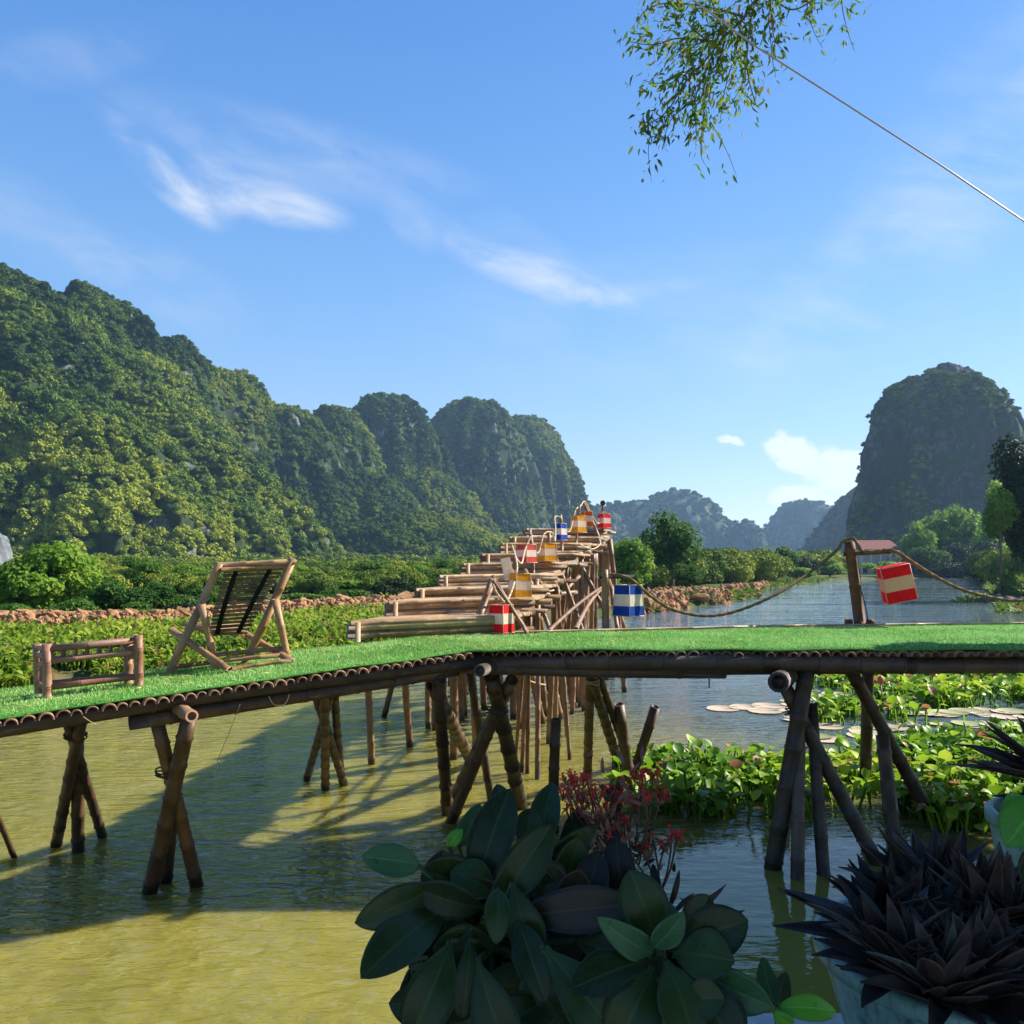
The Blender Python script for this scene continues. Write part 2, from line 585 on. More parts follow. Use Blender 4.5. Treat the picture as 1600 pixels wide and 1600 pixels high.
def water_mat():
    m, t = newmat('river_water')
    p = pos(t)
    # ripples lie across the line of sight: finer along Y
    w1 = t.noise(t.vm('MULTIPLY', p, (1.0, 2.5, 1)), 3.3, 3, 0.55, 0.35)
    w2 = t.noise(t.vm('MULTIPLY', p, (0.75, 2.0, 1)), 1.0, 3, 0.5, 0.3)
    w3 = t.noise(t.vm('MULTIPLY', p, (1.0, 1.6, 1)), 13.0, 2, 0.5)
    h = t.m('ADD', t.m('MULTIPLY', w1, 0.5), t.m('MULTIPLY', w2, 0.9))
    h = t.m('ADD', h, t.m('MULTIPLY', w3, 0.07))
    spw = t.node('ShaderNodeSeparateXYZ')
    t.link(p, spw.inputs[0])
    wf = t.noise(t.vm('MULTIPLY', p, (0.16, 1.1, 1)), 1.0, 4, 0.6, 0.4)
    wg = t.noise(t.vm('MULTIPLY', p, (0.035, 0.22, 1)), 1.0, 4, 0.6, 0.4)
    far1 = t.smooth(spw.outputs[1], 11.0, 26.0)
    far2 = t.smooth(spw.outputs[1], 30.0, 80.0)
    mx1 = t.node('ShaderNodeMix')
    t.link(far1, mx1.inputs[0]); t.link(h, mx1.inputs[2]); t.link(t.m('MULTIPLY', wf, 1.5), mx1.inputs[3])
    mx2 = t.node('ShaderNodeMix')
    t.link(far2, mx2.inputs[0]); t.link(mx1.outputs[0], mx2.inputs[2]); t.link(t.m('MULTIPLY', wg, 5.0), mx2.inputs[3])
    h = mx2.outputs[0]
    # sheltered calm water behind the floating plants
    sp = t.node('ShaderNodeSeparateXYZ')
    t.link(p, sp.inputs[0])
    calm = t.m('MULTIPLY', t.smooth(sp.outputs[0], 0.2, 1.5), t.smooth(sp.outputs[1], 8.6, 7.4))
    gust = t.smooth(t.noise(p, 0.10, 3, 0.5), 0.3, 0.7)
    amp = t.m('MULTIPLY', t.m('SUBTRACT', 1.0, t.m('MULTIPLY', calm, 0.93)), t.m('ADD', 0.5, t.m('MULTIPLY', gust, 0.7)))
    b = t.node('ShaderNodeBump')
    b.inputs['Distance'].default_value = 0.19
    t.link(amp, b.inputs['Strength'])
    t.link(h, b.inputs['Height'])
    silt = t.noise(p, 0.22, 4, 0.55, 0.6)
    col = t.ramp(silt, [(0.3, (0.165, 0.150, 0.026)), (0.7, (0.235, 0.205, 0.042))])
    col = t.mix(t.smooth(t.m('ADD', sp.outputs[1], t.m('MULTIPLY', sp.outputs[0], 1.5)), 10.5, 21.0), col, (0.085, 0.115, 0.115))  # thinner silt far out, made bluish in colour to imitate sky reflection
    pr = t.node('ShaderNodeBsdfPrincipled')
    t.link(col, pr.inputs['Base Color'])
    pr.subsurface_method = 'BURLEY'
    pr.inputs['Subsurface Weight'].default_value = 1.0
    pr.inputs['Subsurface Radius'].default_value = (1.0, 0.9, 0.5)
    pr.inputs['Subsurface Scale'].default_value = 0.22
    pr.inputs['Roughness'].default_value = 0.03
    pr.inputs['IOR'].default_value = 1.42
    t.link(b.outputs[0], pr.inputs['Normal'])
    o = t.node('ShaderNodeOutputMaterial')
    t.link(pr.outputs[0], o.inputs[0])
    return m


M_water = water_mat()

# ------------------------------------------------------------------ water and ground
wv = []
V = [(-4000, -60, 0), (4000, -60, 0), (4000, 6000, 0), (-4000, 6000, 0)]
wm = MB().add(V, [(0, 1, 2, 3)])
tag(wm.build('river', M_water, smooth=False), kind='structure')

SHORE_PX = [(-2500, 17), (-700, 15), (0, 16.0), (230, 18.2), (450, 21), (560, 26), (700, 29), (800, 33), (900, 36), (1000, 42), (1060, 46), (1130, 54),
            (1185, 64), (1200, 92), (1280, 118), (1300, 141), (1400, 165), (1530, 185), (1545, 66), (1600, 52), (1800, 34), (2400, 19), (4500, 12)]
sx = np.array([a for a, b in SHORE_PX], float)
sy = np.array([b for a, b in SHORE_PX], float)


def shore(px):
    return np.interp(px, sx, sy)


def fbm2(X, Y, f0, oct_=4, seed=0.0):
    out = np.empty(X.shape)
    xf, yf = X.ravel(), Y.ravel()
    o = np.empty(len(xf))
    for i in range(len(xf)):
        o[i] = mnoise.fractal(Vector((xf[i] * f0 + seed, yf[i] * f0, seed)), 1.0, 2.0, oct_)
    return o.reshape(X.shape)


pxs = np.concatenate([np.linspace(-2500, -50, 60), np.linspace(-40, 1640, 420), np.linspace(1660, 4500, 60)])
ys = np.geomspace(9, 2600, 190)
PX, YY = np.meshgrid(pxs, ys)
XX = (PX - 800) / F * YY
SH = shore(PX)
nz = fbm2(XX, YY, 0.12, 4, 3.0)
t_ = np.clip((YY - SH - nz * 0.7) / (SH * 0.06 + 0.6), 0, 1)
t_ = t_ * t_ * (3 - 2 * t_)
hgt = -1.2 + t_ * (1.2 + 0.30) + t_ * (0.14 * nz + np.clip((YY - SH) / 60, 0, 1) * 0.5)
# grassy mound on the right bank
hgt += np.exp(-(((XX - 0.60 * 60) / 4.0) ** 2 + ((YY - 62) / 7.0) ** 2)) * 1.5
nyy, nxx = PX.shape
idx = np.arange(nyy * nxx).reshape(nyy, nxx)
q = np.stack([idx[:-1, :-1], idx[:-1, 1:], idx[1:, 1:], idx[1:, :-1]], -1).reshape(-1, 4)
gm = np_mesh('ground', np.stack([XX, YY, hgt], -1).reshape(-1, 3), q)
ground = tag(link('ground', gm, M_ground), kind='structure')


def gz(x, y):
    px = 800 + x / y * F
    s = float(shore(px))
    n = mnoise.fractal(Vector((x * 0.12 + 3, y * 0.12, 3)), 1.0, 2.0, 4)
    t = min(1, max(0, (y - s - n * 0.7) / (s * 0.06 + 0.6)))
    t = t * t * (3 - 2 * t)
    z = -1.2 + t * 1.5 + t * (0.14 * n + min(1, max(0, (y - s) / 60)) * 0.5)
    return z + math.exp(-(((x - 36) / 4.0) ** 2 + ((y - 62) / 7.0) ** 2)) * 1.5


# ------------------------------------------------------------------ mountains
def mountain(px, py, D, Rpx, p, mat, seed, ns=0.10, rib=0.08, nth=180, nt=90, ys_=1.0, k=1.0):
    """karst hill: centre and top in the picture, distance, half width in pixels, steepness p"""
    H = CZ + (HOR - py) / F * D
    R = Rpx / F * D
    cx, cy = (px - 800) / F * D, D + R * 0.15
    th = np.linspace(0, 2 * PI, nth, endpoint=False)
    s = np.linspace(0, 1, nt)
    TH, SS = np.meshgrid(th, s)
    # s -> radius, height on a superellipse-like profile
    ang = SS * PI / 2
    r = np.cos(ang) ** (1.0 / k)
    z = (1 - r ** p)
    x0, y0 = np.cos(TH), np.sin(TH)
    V = np.zeros(TH.shape + (3,))
    for i in range(TH.shape[0]):
        for j in range(TH.shape[1]):
            a, b = x0[i, j], y0[i, j]
            rr, zz = r[i, j], z[i, j]
            q1 = mnoise.fractal(Vector((a * 1.7 * rr + seed, b * 1.7 * rr, zz * 0.7)), 1.0, 2.0, 3)
            q2 = mnoise.fractal(Vector((a * 5.5 * rr + seed, b * 5.5 * rr, zz * 1.3 + 7)), 0.9, 2.1, 4)
            rib_ = 1 - abs(mnoise.noise(Vector((a * 4 + seed, b * 4, zz * 0.5)))) * 2
            f = 1 + ns * 1.9 * q1 + ns * 1.25 * q2 + 1.7 * rib * rib_ * min(1, (1 - zz) * 3)
            V[i, j] = (cx + R * rr * a * f, cy + R * ys_ * rr * b * f, -1.5 + (H + 1.5) * zz * (1 + 0.03 * q2))
    ii = np.arange(nt * nth).reshape(nt, nth)
    jn = np.roll(ii, -1, axis=1)
    q = np.stack([ii[:-1], jn[:-1], jn[1:], ii[1:]], -1).reshape(-1, 4)
    me = np_mesh('mountain', V.reshape(-1, 3), q)
    o = tag(link('mountain', me, mat), kind='structure')
    return o, V.reshape(-1, 3), q


def scatter(V, q, dens, size, seed, cover=lambda c, n: 1.0):
    """points on the side of a hill that faces the valley; dens = crowns per square metre"""
    a, b, c, d = (V[q[:, i]] for i in range(4))
    n = np.cross(c - a, d - b)
    area = 0.5 * np.linalg.norm(n, axis=1)
    nn = n / (np.linalg.norm(n, axis=1, keepdims=True) + 1e-9)
    cen = (a + b + c + d) / 4
    if nn[:, 2].mean() < 0:
        nn = -nn
    view = np.array([0, 0, CZ]) - cen
    view /= np.linalg.norm(view, axis=1, keepdims=True)
    vis = ((nn * view).sum(1) > -0.25) & (cen[:, 2] > 0)
    upx = 800 + cen[:, 0] / cen[:, 1] * F
    vis &= (upx > -350) & (upx < 2000) & (cen[:, 1] > 20)
    prob = np.where(vis, area * dens * cover(cen, nn), 0)
    k = rng.poisson(prob)
    fi = np.repeat(np.arange(len(q)), k)
    u, v = rng.random(len(fi)), rng.random(len(fi))
    P = (a[fi] * ((1 - u) * (1 - v))[:, None] + b[fi] * (u * (1 - v))[:, None] + c[fi] * (u * v)[:, None] + d[fi] * ((1 - u) * v)[:, None])
    sc = size * rng.uniform(0.6, 1.45, len(P))
    P = P + nn[fi] * (sc * 0.12)[:, None]
    return P, sc


def ico(sub=1):
    bm = bmesh.new()
    bmesh.ops.create_icosphere(bm, subdivisions=sub, radius=1)
    v = np.array([x.co for x in bm.verts])
    f = np.array([[x.index for x in fc.verts] for fc in bm.faces])
    bm.free()
    return v, f


ICO_V, ICO_F = ico(2)


def crown_arrays(rad, nl, ncard, card, seed, lobes=None, flat=0.8, core=0.62):
    """leaf clumps on a cloud of lobes: returns verts, tri faces, tint"""
    r_ = np.random.default_rng(seed)
    rad = np.array(rad, float)
    if lobes is None:
        d = r_.normal(size=(nl, 3))
        d /= np.linalg.norm(d, axis=1, keepdims=True)
        d[:, 2] = d[:, 2] * 0.8 + 0.1
        lc = d * r_.uniform(0.35, 0.72, (nl, 1))
        lr = r_.uniform(0.28, 0.50, nl)
    else:
        lc, lr = lobes
    li = r_.choice(len(lr), ncard, p=lr ** 2 / (lr ** 2).sum())
    d = r_.normal(size=(ncard, 3))
    d /= np.linalg.norm(d, axis=1, keepdims=True)
    d[:, 2] = np.where(d[:, 2] < -0.3, -d[:, 2], d[:, 2])
    rr = r_.uniform(0.72, 1.1, ncard)
    P = (lc[li] + d * (lr[li] * rr)[:, None]) * rad
    nrm = d * 1.0 + r_.normal(size=(ncard, 3)) * 0.55 + np.array([0, 0, 0.35])
    B = basis(nrm)
    sc = card * r_.uniform(0.6, 1.4, ncard)
    tv = np.array([(0, -0.55, 0.0), (0.42, 0.0, 0.14), (0, 0.6, 0.0), (-0.42, 0.0, 0.14)])
    tf = np.array([(0, 1, 2), (0, 2, 3)])
    V, Fc = rep(tv, tf, B * sc[:, None, None], P)
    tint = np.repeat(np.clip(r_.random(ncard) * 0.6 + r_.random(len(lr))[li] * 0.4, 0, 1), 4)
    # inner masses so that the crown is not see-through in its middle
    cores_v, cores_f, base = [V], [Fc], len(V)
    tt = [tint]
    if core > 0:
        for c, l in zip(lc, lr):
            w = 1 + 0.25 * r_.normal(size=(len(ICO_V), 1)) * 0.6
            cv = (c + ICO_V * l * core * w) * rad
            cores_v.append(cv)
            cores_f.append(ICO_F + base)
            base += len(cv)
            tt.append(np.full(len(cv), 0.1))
    return np.concatenate(cores_v), np.concatenate(cores_f), np.concatenate(tt)


def forest_gn(name, P, sc, protos, mat):
    """one stuff object: crowns instanced on scattered points"""
    me = bpy.data.meshes.new(name)
    me.vertices.add(len(P))
    me.vertices.foreach_set('co', np.asarray(P, np.float32).ravel())
    for nm, arr in (('sc', sc), ('rz', rng.uniform(0, 2 * PI, len(P)))):
        a = me.attributes.new(nm, 'FLOAT', 'POINT')
        a.data.foreach_set('value', np.asarray(arr, np.float32))
    a = me.attributes.new('pick', 'INT', 'POINT')
    a.data.foreach_set('value', rng.integers(0, len(protos), len(P)).astype(np.int32))
    me.update()
    o = link(name, me)
    ng = bpy.data.node_groups.new(name, 'GeometryNodeTree')
    ng.interface.new_socket('Geometry', in_out='INPUT', socket_type='NodeSocketGeometry')
    ng.interface.new_socket('Geometry', in_out='OUTPUT', socket_type='NodeSocketGeometry')
    n = ng.nodes
    L = ng.links.new
    gi, go = n.new('NodeGroupInput'), n.new('NodeGroupOutput')

    def named(nm, typ):
        x = n.new('GeometryNodeInputNamedAttribute')
        x.data_type = typ
        x.inputs[0].default_value = nm
        return x.outputs[0]
    m2p = n.new('GeometryNodeMeshToPoints')
    L(gi.outputs[0], m2p.inputs[0])
    gi_inst = n.new('GeometryNodeGeometryToInstance')
    for ob in protos[::-1]:
        oi = n.new('GeometryNodeObjectInfo')
        oi.inputs[0].default_value = ob
        oi.inputs['As Instance'].default_value = True
        L(oi.outputs['Geometry'], gi_inst.inputs[0])
    iop = n.new('GeometryNodeInstanceOnPoints')
    L(m2p.outputs[0], iop.inputs['Points'])
    L(gi_inst.outputs[0], iop.inputs['Instance'])
    iop.inputs['Pick Instance'].default_value = True
    L(named('pick', 'INT'), iop.inputs['Instance Index'])
    cx = n.new('ShaderNodeCombineXYZ')
    L(named('rz', 'FLOAT'), cx.inputs[2])
    L(cx.outputs[0], iop.inputs['Rotation'])
    c3 = n.new('ShaderNodeCombineXYZ')
    s_ = named('sc', 'FLOAT')
    for k in range(3):
        L(s_, c3.inputs[k])
    L(c3.outputs[0], iop.inputs['Scale'])
    L(iop.outputs[0], go.inputs[0])
    md = o.modifiers.new('scatter', 'NODES')
    md.node_group = ng
    return tag(o, kind='stuff')


def proto(seed, n, card, mat):
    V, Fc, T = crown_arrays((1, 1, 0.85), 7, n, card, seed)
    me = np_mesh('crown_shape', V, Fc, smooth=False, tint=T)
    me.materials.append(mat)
    return me


# crowns are given as joined real geometry: template arrays are copied onto the points
def forest_joined(name, P, sc, mat, seed, n=46, card=0.42, nproto=6, mirror=False):
    Vs, Fs, Ts, base = [], [], [], 0
    pick = rng.integers(0, nproto, len(P))
    for k in range(nproto):
        V, Fc, T = crown_arrays((1, 1, 0.85), 6, n, card, seed + k, core=0.0)
        m = pick == k
        if not m.any():
            continue
        a = rng.uniform(0, 2 * PI, m.sum())
        R = np.zeros((m.sum(), 3, 3))
        R[:, 0, 0] = np.cos(a); R[:, 0, 1] = -np.sin(a)
        R[:, 1, 0] = np.sin(a); R[:, 1, 1] = np.cos(a); R[:, 2, 2] = 1
        VV, FF = rep(V, Fc, R * sc[m][:, None, None], P[m])
        per = np.repeat(rng.random(m.sum()), len(V))
        Vs.append(VV); Fs.append(FF + base); base += len(VV)
        Ts.append(np.tile(T, m.sum()) * 0.35 + per * 0.65)
    me = np_mesh(name, np.concatenate(Vs), np.concatenate(Fs), smooth=False, tint=np.concatenate(Ts))
    return tag(link(name, me, mat), kind='stuff')


HID = []
near_protos, far_protos = [], []
for k in range(6):
    near_protos.append(bpy.data.objects.new('tree_crown_shape', proto(100 + k, 420, 0.20, M_forest)))
dense_protos = []
for k in range(4):
    dense_protos.append(bpy.data.objects.new('dense_crown_shape', proto(300 + k, 2200, 0.095, M_forest)))
for k in range(3):
    far_protos.append(bpy.data.objects.new('far_crown_shape', proto(200 + k, 70, 0.42, M_forest_far)))

LEFT = [  # px, py, D, Rpx, p, noise, rib
    (-150, 372, 330, 520, 1.9, 0.11, 0.07),
    (120, 452, 390, 215, 2.3, 0.10, 0.08),
    (245, 528, 440, 170, 2.4, 0.10, 0.08),
    (350, 576, 490, 165, 2.3, 0.10, 0.08),
    (440, 636, 500, 150, 2.2, 0.10, 0.07),
    (524, 637, 570, 92, 2.6, 0.09, 0.08),
    (606, 620, 650, 112, 3.0, 0.07, 0.09),
    (735, 627, 740, 112, 3.4, 0.07, 0.09),
    (815, 654, 820, 112, 3.0, 0.06, 0.08),
    (570, 735, 520, 135, 2.0, 0.10, 0.09),
    (668, 735, 600, 115, 1.9, 0.10, 0.09),
    (760, 745, 690, 92, 2.2, 0.08, 0.09),
    (300, 690, 330, 200, 1.8, 0.12, 0.08),
    (150, 640, 290, 240, 1.8, 0.12, 0.08),
]
allP, allS = [], []


def cover_left(c, n):
    w = np.array([mnoise.fractal(Vector((x * 0.018, y * 0.018, z * 0.012)), 1.0, 2.0, 4) for x, y, z in c])
    steep = 1 - n[:, 2]
    bare = (w > np.where(c[:, 1] > 480, 0.10, 0.26)) & (steep > 0.58)
    return np.where(bare, 0.14, 1.0)


for i, (px, py, D, Rp, p, ns, rb) in enumerate(LEFT):
    o, V, q = mountain(px, py, D, Rp, p, M_cliff_green, 11.3 * i + 1, ns, rb, nth=240, nt=110)
    size = 2.9 - min(0.7, max(0, (D - 330) * 0.006)) + max(0, (D - 450) * 0.0018)
    P, sc = scatter(V, q, 0.155 / size ** 2 * 7.5, size, i, cover_left)
    allP.append(P); allS.append(sc)
# low wooded foothills at the feet of the cliffs
for i, (px, py, D, Rp, p) in enumerate([(120, 880, 120, 430, 1.3), (400, 896, 140, 300, 1.3), (640, 893, 170, 230, 1.3), (640, 800, 430, 240, 1.6), (440, 862, 330, 260, 1.5), (800, 835, 560, 150, 1.6), (120, 870, 250, 330, 1.5)]):
    o, V, q = mountain(px, py, D, Rp, p, M_cliff_green, 50 + 3.1 * i, 0.08, 0.03, nth=120, nt=40, ys_=0.6)
    sz0 = 1.25 if D < 200 else 2.0
    P, sc = scatter(V, q, 0.155 / sz0 ** 2 * 6.5, sz0, i)
    if D < 200:
        forest_gn('hillside_scrub', P, sc, dense_protos, M_forest)
        continue
    allP.append(P); allS.append(sc)
fP, fS = np.concatenate(allP), np.concatenate(allS)
print('near crowns', len(fP))
forest_gn('hillside_forest', fP, fS, near_protos, M_forest)

M_pale = rock_mat('pale_cliff', (0.07, 0.075, 0.085), (0.14, 0.15, 0.165), (0.24, 0.245, 0.25), 4.0, 0.15)
mountain(-46, 826, 92, 62, 5.0, M_pale, 33.3, 0.10, 0.06, nth=90, nt=50)
# the steep rock on the right
mountain(1492, 566, 392, 96, 2.6, M_cliff, 71.2, 0.09, 0.05, nth=160, nt=90)
o, V, q = mountain(1474, 592, 380, 129, 5.0, M_cliff, 77.7, 0.075, 0.05, nth=320, nt=150, k=1.0)


def cover_right(c, n):
    w = np.array([mnoise.fractal(Vector((x * 0.05, y * 0.05, z * 0.05 + 9)), 1.0, 2.0, 4) for x, y, z in c])
    top = np.clip((c[:, 2] - 62) / 16, 0, 1)
    foot = np.clip((22 - c[:, 2]) / 12, 0, 1)
    right = np.clip((c[:, 0] - 215) / 18, 0, 1)
    return np.clip(np.maximum(np.maximum(top, foot), right * 0.7) + (w > 0.08) * 0.8, 0, 1)


P, sc = scatter(V, q, 0.5 / 1.9 ** 2, 1.7, 5, cover_right)
forest_gn('cliff_scrub', P, sc, near_protos, M_forest)

FAR = [(1400, 735, 820, 135, 2.0), (1262, 785, 1500, 74, 3.6), (1335, 783, 1600, 60, 3.0), (1060, 764, 1350, 118, 1.9), (985, 783, 1300, 110, 2.2), (930, 790, 1250, 90, 2.0),
       (1165, 816, 1300, 42, 3.2), (1200, 845, 1700, 190, 1.6), (880, 800, 1300, 100, 2.0)]
allP, allS = [], []
for i, (px, py, D, Rp, p) in enumerate(FAR):
    o, V, q = mountain(px, py, D, Rp, p, M_farhill, 90 + 5.7 * i, 0.06, 0.05, nth=200, nt=80)
    P, sc = scatter(V, q, 0.26 / 25, 4.5 * D / 1300 + 0.5, i)
    allP.append(P); allS.append(sc)
fP, fS = np.concatenate(allP), np.concatenate(allS)
print('far crowns', len(fP))
forest_gn('distant_forest', fP, fS, far_protos, M_forest_far)


# ------------------------------------------------------------------ trees of the valley
def tree(px, py_top, D, wpx, label, mat, group=None, seed=0, nl=16, ncard=2600, card=None, name='broadleaf_tree', trunk_h=0.3, base=None, kind='round', cat='tree', sink=0.0):
    w = wpx / F * D
    x = (px - 800) / F * D
    zb = gz(x, D) if base is None else base
    top = CZ + (HOR - py_top) / F * D
    H = top - zb
    root = empty(name, (x, D, zb), label, cat, group)
    r_ = np.random.default_rng(seed + 1000)
    card = card or w / 26
    rad = np.array([w / 2, w / 2 * 0.9, H * (1 - trunk_h) / 2 * (1.15 if trunk_h <= 0.12 else 1)])
    cen = np.array([x, D, top - rad[2]])
    d = r_.normal(size=(nl, 3))
    d /= np.linalg.norm(d, axis=1, keepdims=True)
    d[:, 2] = np.where(r_.random(nl) < 0.35, -abs(d[:, 2]), d[:, 2])
    lc = d * r_.uniform(0.3, 0.74, (nl, 1))
    lr = r_.uniform(0.30, 0.48, nl)
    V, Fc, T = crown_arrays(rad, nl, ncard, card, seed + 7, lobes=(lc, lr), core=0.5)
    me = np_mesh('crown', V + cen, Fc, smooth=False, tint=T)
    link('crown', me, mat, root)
    mb = MB()
    b = Vector((x, D, zb - 0.2))
    c0 = Vector(cen) + Vector((0, 0, -rad[2] * 0.45))
    mb.tube([b, b.lerp(c0, 0.5) + Vector((w * 0.02, 0, 0)), c0], [w * 0.045, w * 0.032, w * 0.026], 8)
    for j in range(6):
        e = Vector(cen + lc[j] * rad * 0.9)
        mid = c0.lerp(e, 0.5) + Vector((0, 0, H * 0.03))
        mb.tube([c0, mid, e], [w * 0.02, w * 0.013, w * 0.005], 6)
    mb.build('trunk', M_bark, root)
    return root


tree(1048, 800, 76, 122, 'large round dark green tree behind the rocky bank, right of the stair', M_treeleaf, seed=3, nl=26, ncard=5200, trunk_h=0.1)
tree(985, 838, 66, 92, 'yellow green bush right beside the top of the bamboo stair', M_brightleaf, seed=4, nl=16, ncard=3200, trunk_h=0.05, name='bush', cat='bush')
tree(945, 862, 60, 60, 'small light green bush seen through the stair legs', M_brightleaf, seed=5, nl=12, ncard=1800, trunk_h=0.05, name='bush', cat='bush')
tree(1078, 878, 72, 60, 'low green bush at the right foot of the large round tree', M_treeleaf, seed=15, nl=10, ncard=1800, trunk_h=0.05, name='bush', cat='bush')
RIVER_TREES = [
    (1130, 864, 130, 66, 'low feathery green tree nearest the large round tree', M_treeleaf),
    (1178, 862, 140, 60, 'green tree in the riverside row under the gap between the far peaks', M_treeleaf),
    (1222, 847, 150, 64, 'tallest tree of the riverside row with a layered crown', M_treeleaf),
    (1262, 866, 150, 46, 'very dark low tree in the riverside row, left of the rope post', M_darkleaf),
    (1296, 868, 155, 52, 'light green tree just left of the rope post', M_brightleaf),
    (1200, 882, 120, 70, 'wide low shrub in front of the riverside row', M_treeleaf),
    (1150, 884, 110, 60, 'dark shrub behind the rock heap on the bank', M_darkleaf),
    (1252, 886, 125, 50, 'pale broad leaved shrub near the water below the dark tree', M_brightleaf),
    (1375, 876, 170, 60, 'small bright tree in front of the red roofed house', M_brightleaf),
]
for k, (px, py, D, w, lab, mt) in enumerate(RIVER_TREES):
    tree(px, py, D, w, lab, mt, group='trees along the river', seed=20 + k, nl=13, ncard=1700, trunk_h=0.12, card=w / F * D / 20)
BIG_RIGHT = [
    (1486, 776, 118, 92, 'tall bright green tree in front of the cliff, its crown the highest', M_brightleaf, 0.15),
    (1432, 800, 112, 66, 'bright green tree left of the tallest one below the cliff', M_brightleaf, 0.15),
    (1535, 800, 116, 84, 'spreading yellow green tree between the tall one and the dark tree at the edge', M_brightleaf, 0.15),
    (1452, 842, 104, 78, 'darker green tree over the far shore, below the tall bright crowns', M_treeleaf, 0.1),
    (1520, 842, 106, 90, 'deep green shaded tree over the far shore near the dark tree', M_darkleaf, 0.1),
    (1492, 868, 100, 120, 'dark undergrowth bush at the waterline below the bright trees', M_darkleaf, 0.05),
]
for k, (px, py, D, w, lab, mt, th_) in enumerate(BIG_RIGHT):
    o = tree(px, py, D + 82, w, lab, mt, group='trees below the cliff', seed=40 + k, nl=18, ncard=4200, trunk_h=th_ * 0.6)
# dark tree cut by the right edge of the photograph
tree(1612, 660, 62, 120, 'tall dark tree at the right edge over the near bank', M_darkleaf, seed=60, nl=34, ncard=15000, card=0.27, trunk_h=0.12)
tree(1563, 742, 60, 58, 'added stand-in for sunlit foliage, a bright green sapling in front of the dark tree at the right edge', M_brightleaf, seed=61, nl=12, ncard=1900, trunk_h=0.38, name='tuft', card=0.2)  # bright crown added in place of sunlit leaves on the dark tree
# left side, at the foot of the hill
LEFT_TREES = [
    (70, 850, 34, 190, 'feathery yellow green tree left of the bench, the tallest at the foot of the hill', M_brightleaf, 24, 7000),
    (-35, 872, 33, 150, 'yellow green tree cut by the left edge', M_brightleaf, 14, 3600),
    (172, 895, 33, 120, 'darker green bushy tree above the bench', M_treeleaf, 16, 3800),
    (245, 905, 35, 110, 'round green bush left of the deck chair', M_treeleaf, 14, 3400),
    (395, 925, 39, 100, 'bush seen through the right legs of the deck chair', M_treeleaf, 14, 3200),
    (320, 912, 37, 130, 'green bush behind the backrest of the deck chair', M_treeleaf, 14, 3600),
    (470, 928, 43, 100, 'low green bush right of the deck chair', M_treeleaf, 12, 3000),
    (545, 922, 48, 110, 'low wide bush midway between the deck chair and the stair', M_treeleaf, 12, 3000),
    (612, 904, 52, 90, 'dark round bush just left of the stair steps', M_darkleaf, 14, 3200),
    (690, 906, 56, 110, 'green bush half hidden by the lower steps', M_treeleaf, 12, 2600),
    (760, 900, 58, 110, 'green bush seen past the middle steps', M_treeleaf, 12, 2400),
    (215, 866, 56, 84, 'upright green tree rising between the feathery tree and the chair', M_treeleaf, 12, 3000),
    (300, 874, 60, 90, 'bright feathery tree rising left of the chair backrest', M_brightleaf, 12, 3000),
    (385, 888, 62, 76, 'small green tree seen over the chair backrest', M_treeleaf, 12, 2600),
    (462, 878, 66, 72, 'bright small tree right above the right rail of the chair', M_brightleaf, 12, 2600),
    (585, 870, 76, 80, 'green tree standing above the lowest stair steps', M_treeleaf, 12, 2600),
    (648, 880, 80, 66, 'bright small tree just above the third stair step', M_brightleaf, 12, 2400),
    (700, 872, 84, 60, 'green tree at the foot of the rounded hills, above the fifth step', M_treeleaf, 12, 2200),
    (20, 900, 44, 110, 'pale green bush behind the yellow green tree at the left edge', M_brightleaf, 12, 2600),
    (10, 940, 30, 120, 'low dark bush behind the stones at the left edge', M_treeleaf, 10, 2800),
    (215, 938, 31, 120, 'low bush behind the stones above the right end of the bench', M_treeleaf, 10, 2800),
    (300, 940, 33, 110, 'low dark bush behind the stones left of the chair back', M_darkleaf, 10, 2600),
    (440, 945, 38, 110, 'low bush at the stones right of the chair', M_treeleaf, 10, 2600),
    (120, 930, 31, 110, 'small bush at the stones left of the bench legs', M_treeleaf, 10, 2400),
    (520, 898, 62, 150, 'wide pale green bush above the low wide one, left of the stair', M_brightleaf, 14, 3000),
]
for k, (px, py, D, w, lab, mt, nl, nc) in enumerate(LEFT_TREES):
    tree(px, py, D, w, lab, mt, group='bushes at the foot of the left hill', seed=80 + k, nl=nl, ncard=nc, trunk_h=0.04, name='bush' if 'bush' in lab and 'tree' not in lab else 'broadleaf_tree', cat='bush' if 'bush' in lab and 'tree' not in lab else 'tree')
tree(846, 812, 44, 40, 'small bright bush peeping over the upper steps', M_brightleaf, seed=99, nl=8, ncard=900, trunk_h=0.3, name='tuft')
tree(868, 808, 46, 30, 'slim leafy bush behind the blue lantern on the stair', M_brightleaf, seed=98, nl=6, ncard=700, trunk_h=0.3, name='tuft')

wp, ws = [], []
while len(wp) < 9000:
    px = random.uniform(-350, 1950)
    lo = np.interp(px, [-350, 450, 800, 950, 1190, 1200, 1330, 1530, 1560, 1950], [48, 56, 64, 66, 100, 140, 190, 205, 90, 60])
    D = lo * math.exp(random.random() * math.log(420 / lo))
    x = (px - 800) / F * D
    sz = random.uniform(1.5, 3.2) * (0.85 + D / 400) if px > 950 else random.uniform(0.6, 1.2) * (1 + (D - 48) / 90)
    if 1310 < px < 1420 and D < 235: continue
    wp.append((x, D, gz(x, D) + sz * 0.45)); ws.append(sz)
wp, ws = np.array(wp), np.array(ws)
nr = wp[:, 1] < 170
forest_gn('valley_woodland', wp[nr], ws[nr], dense_protos, M_forest)
forest_gn('valley_woodland', wp[~nr], ws[~nr], near_protos, M_forest)

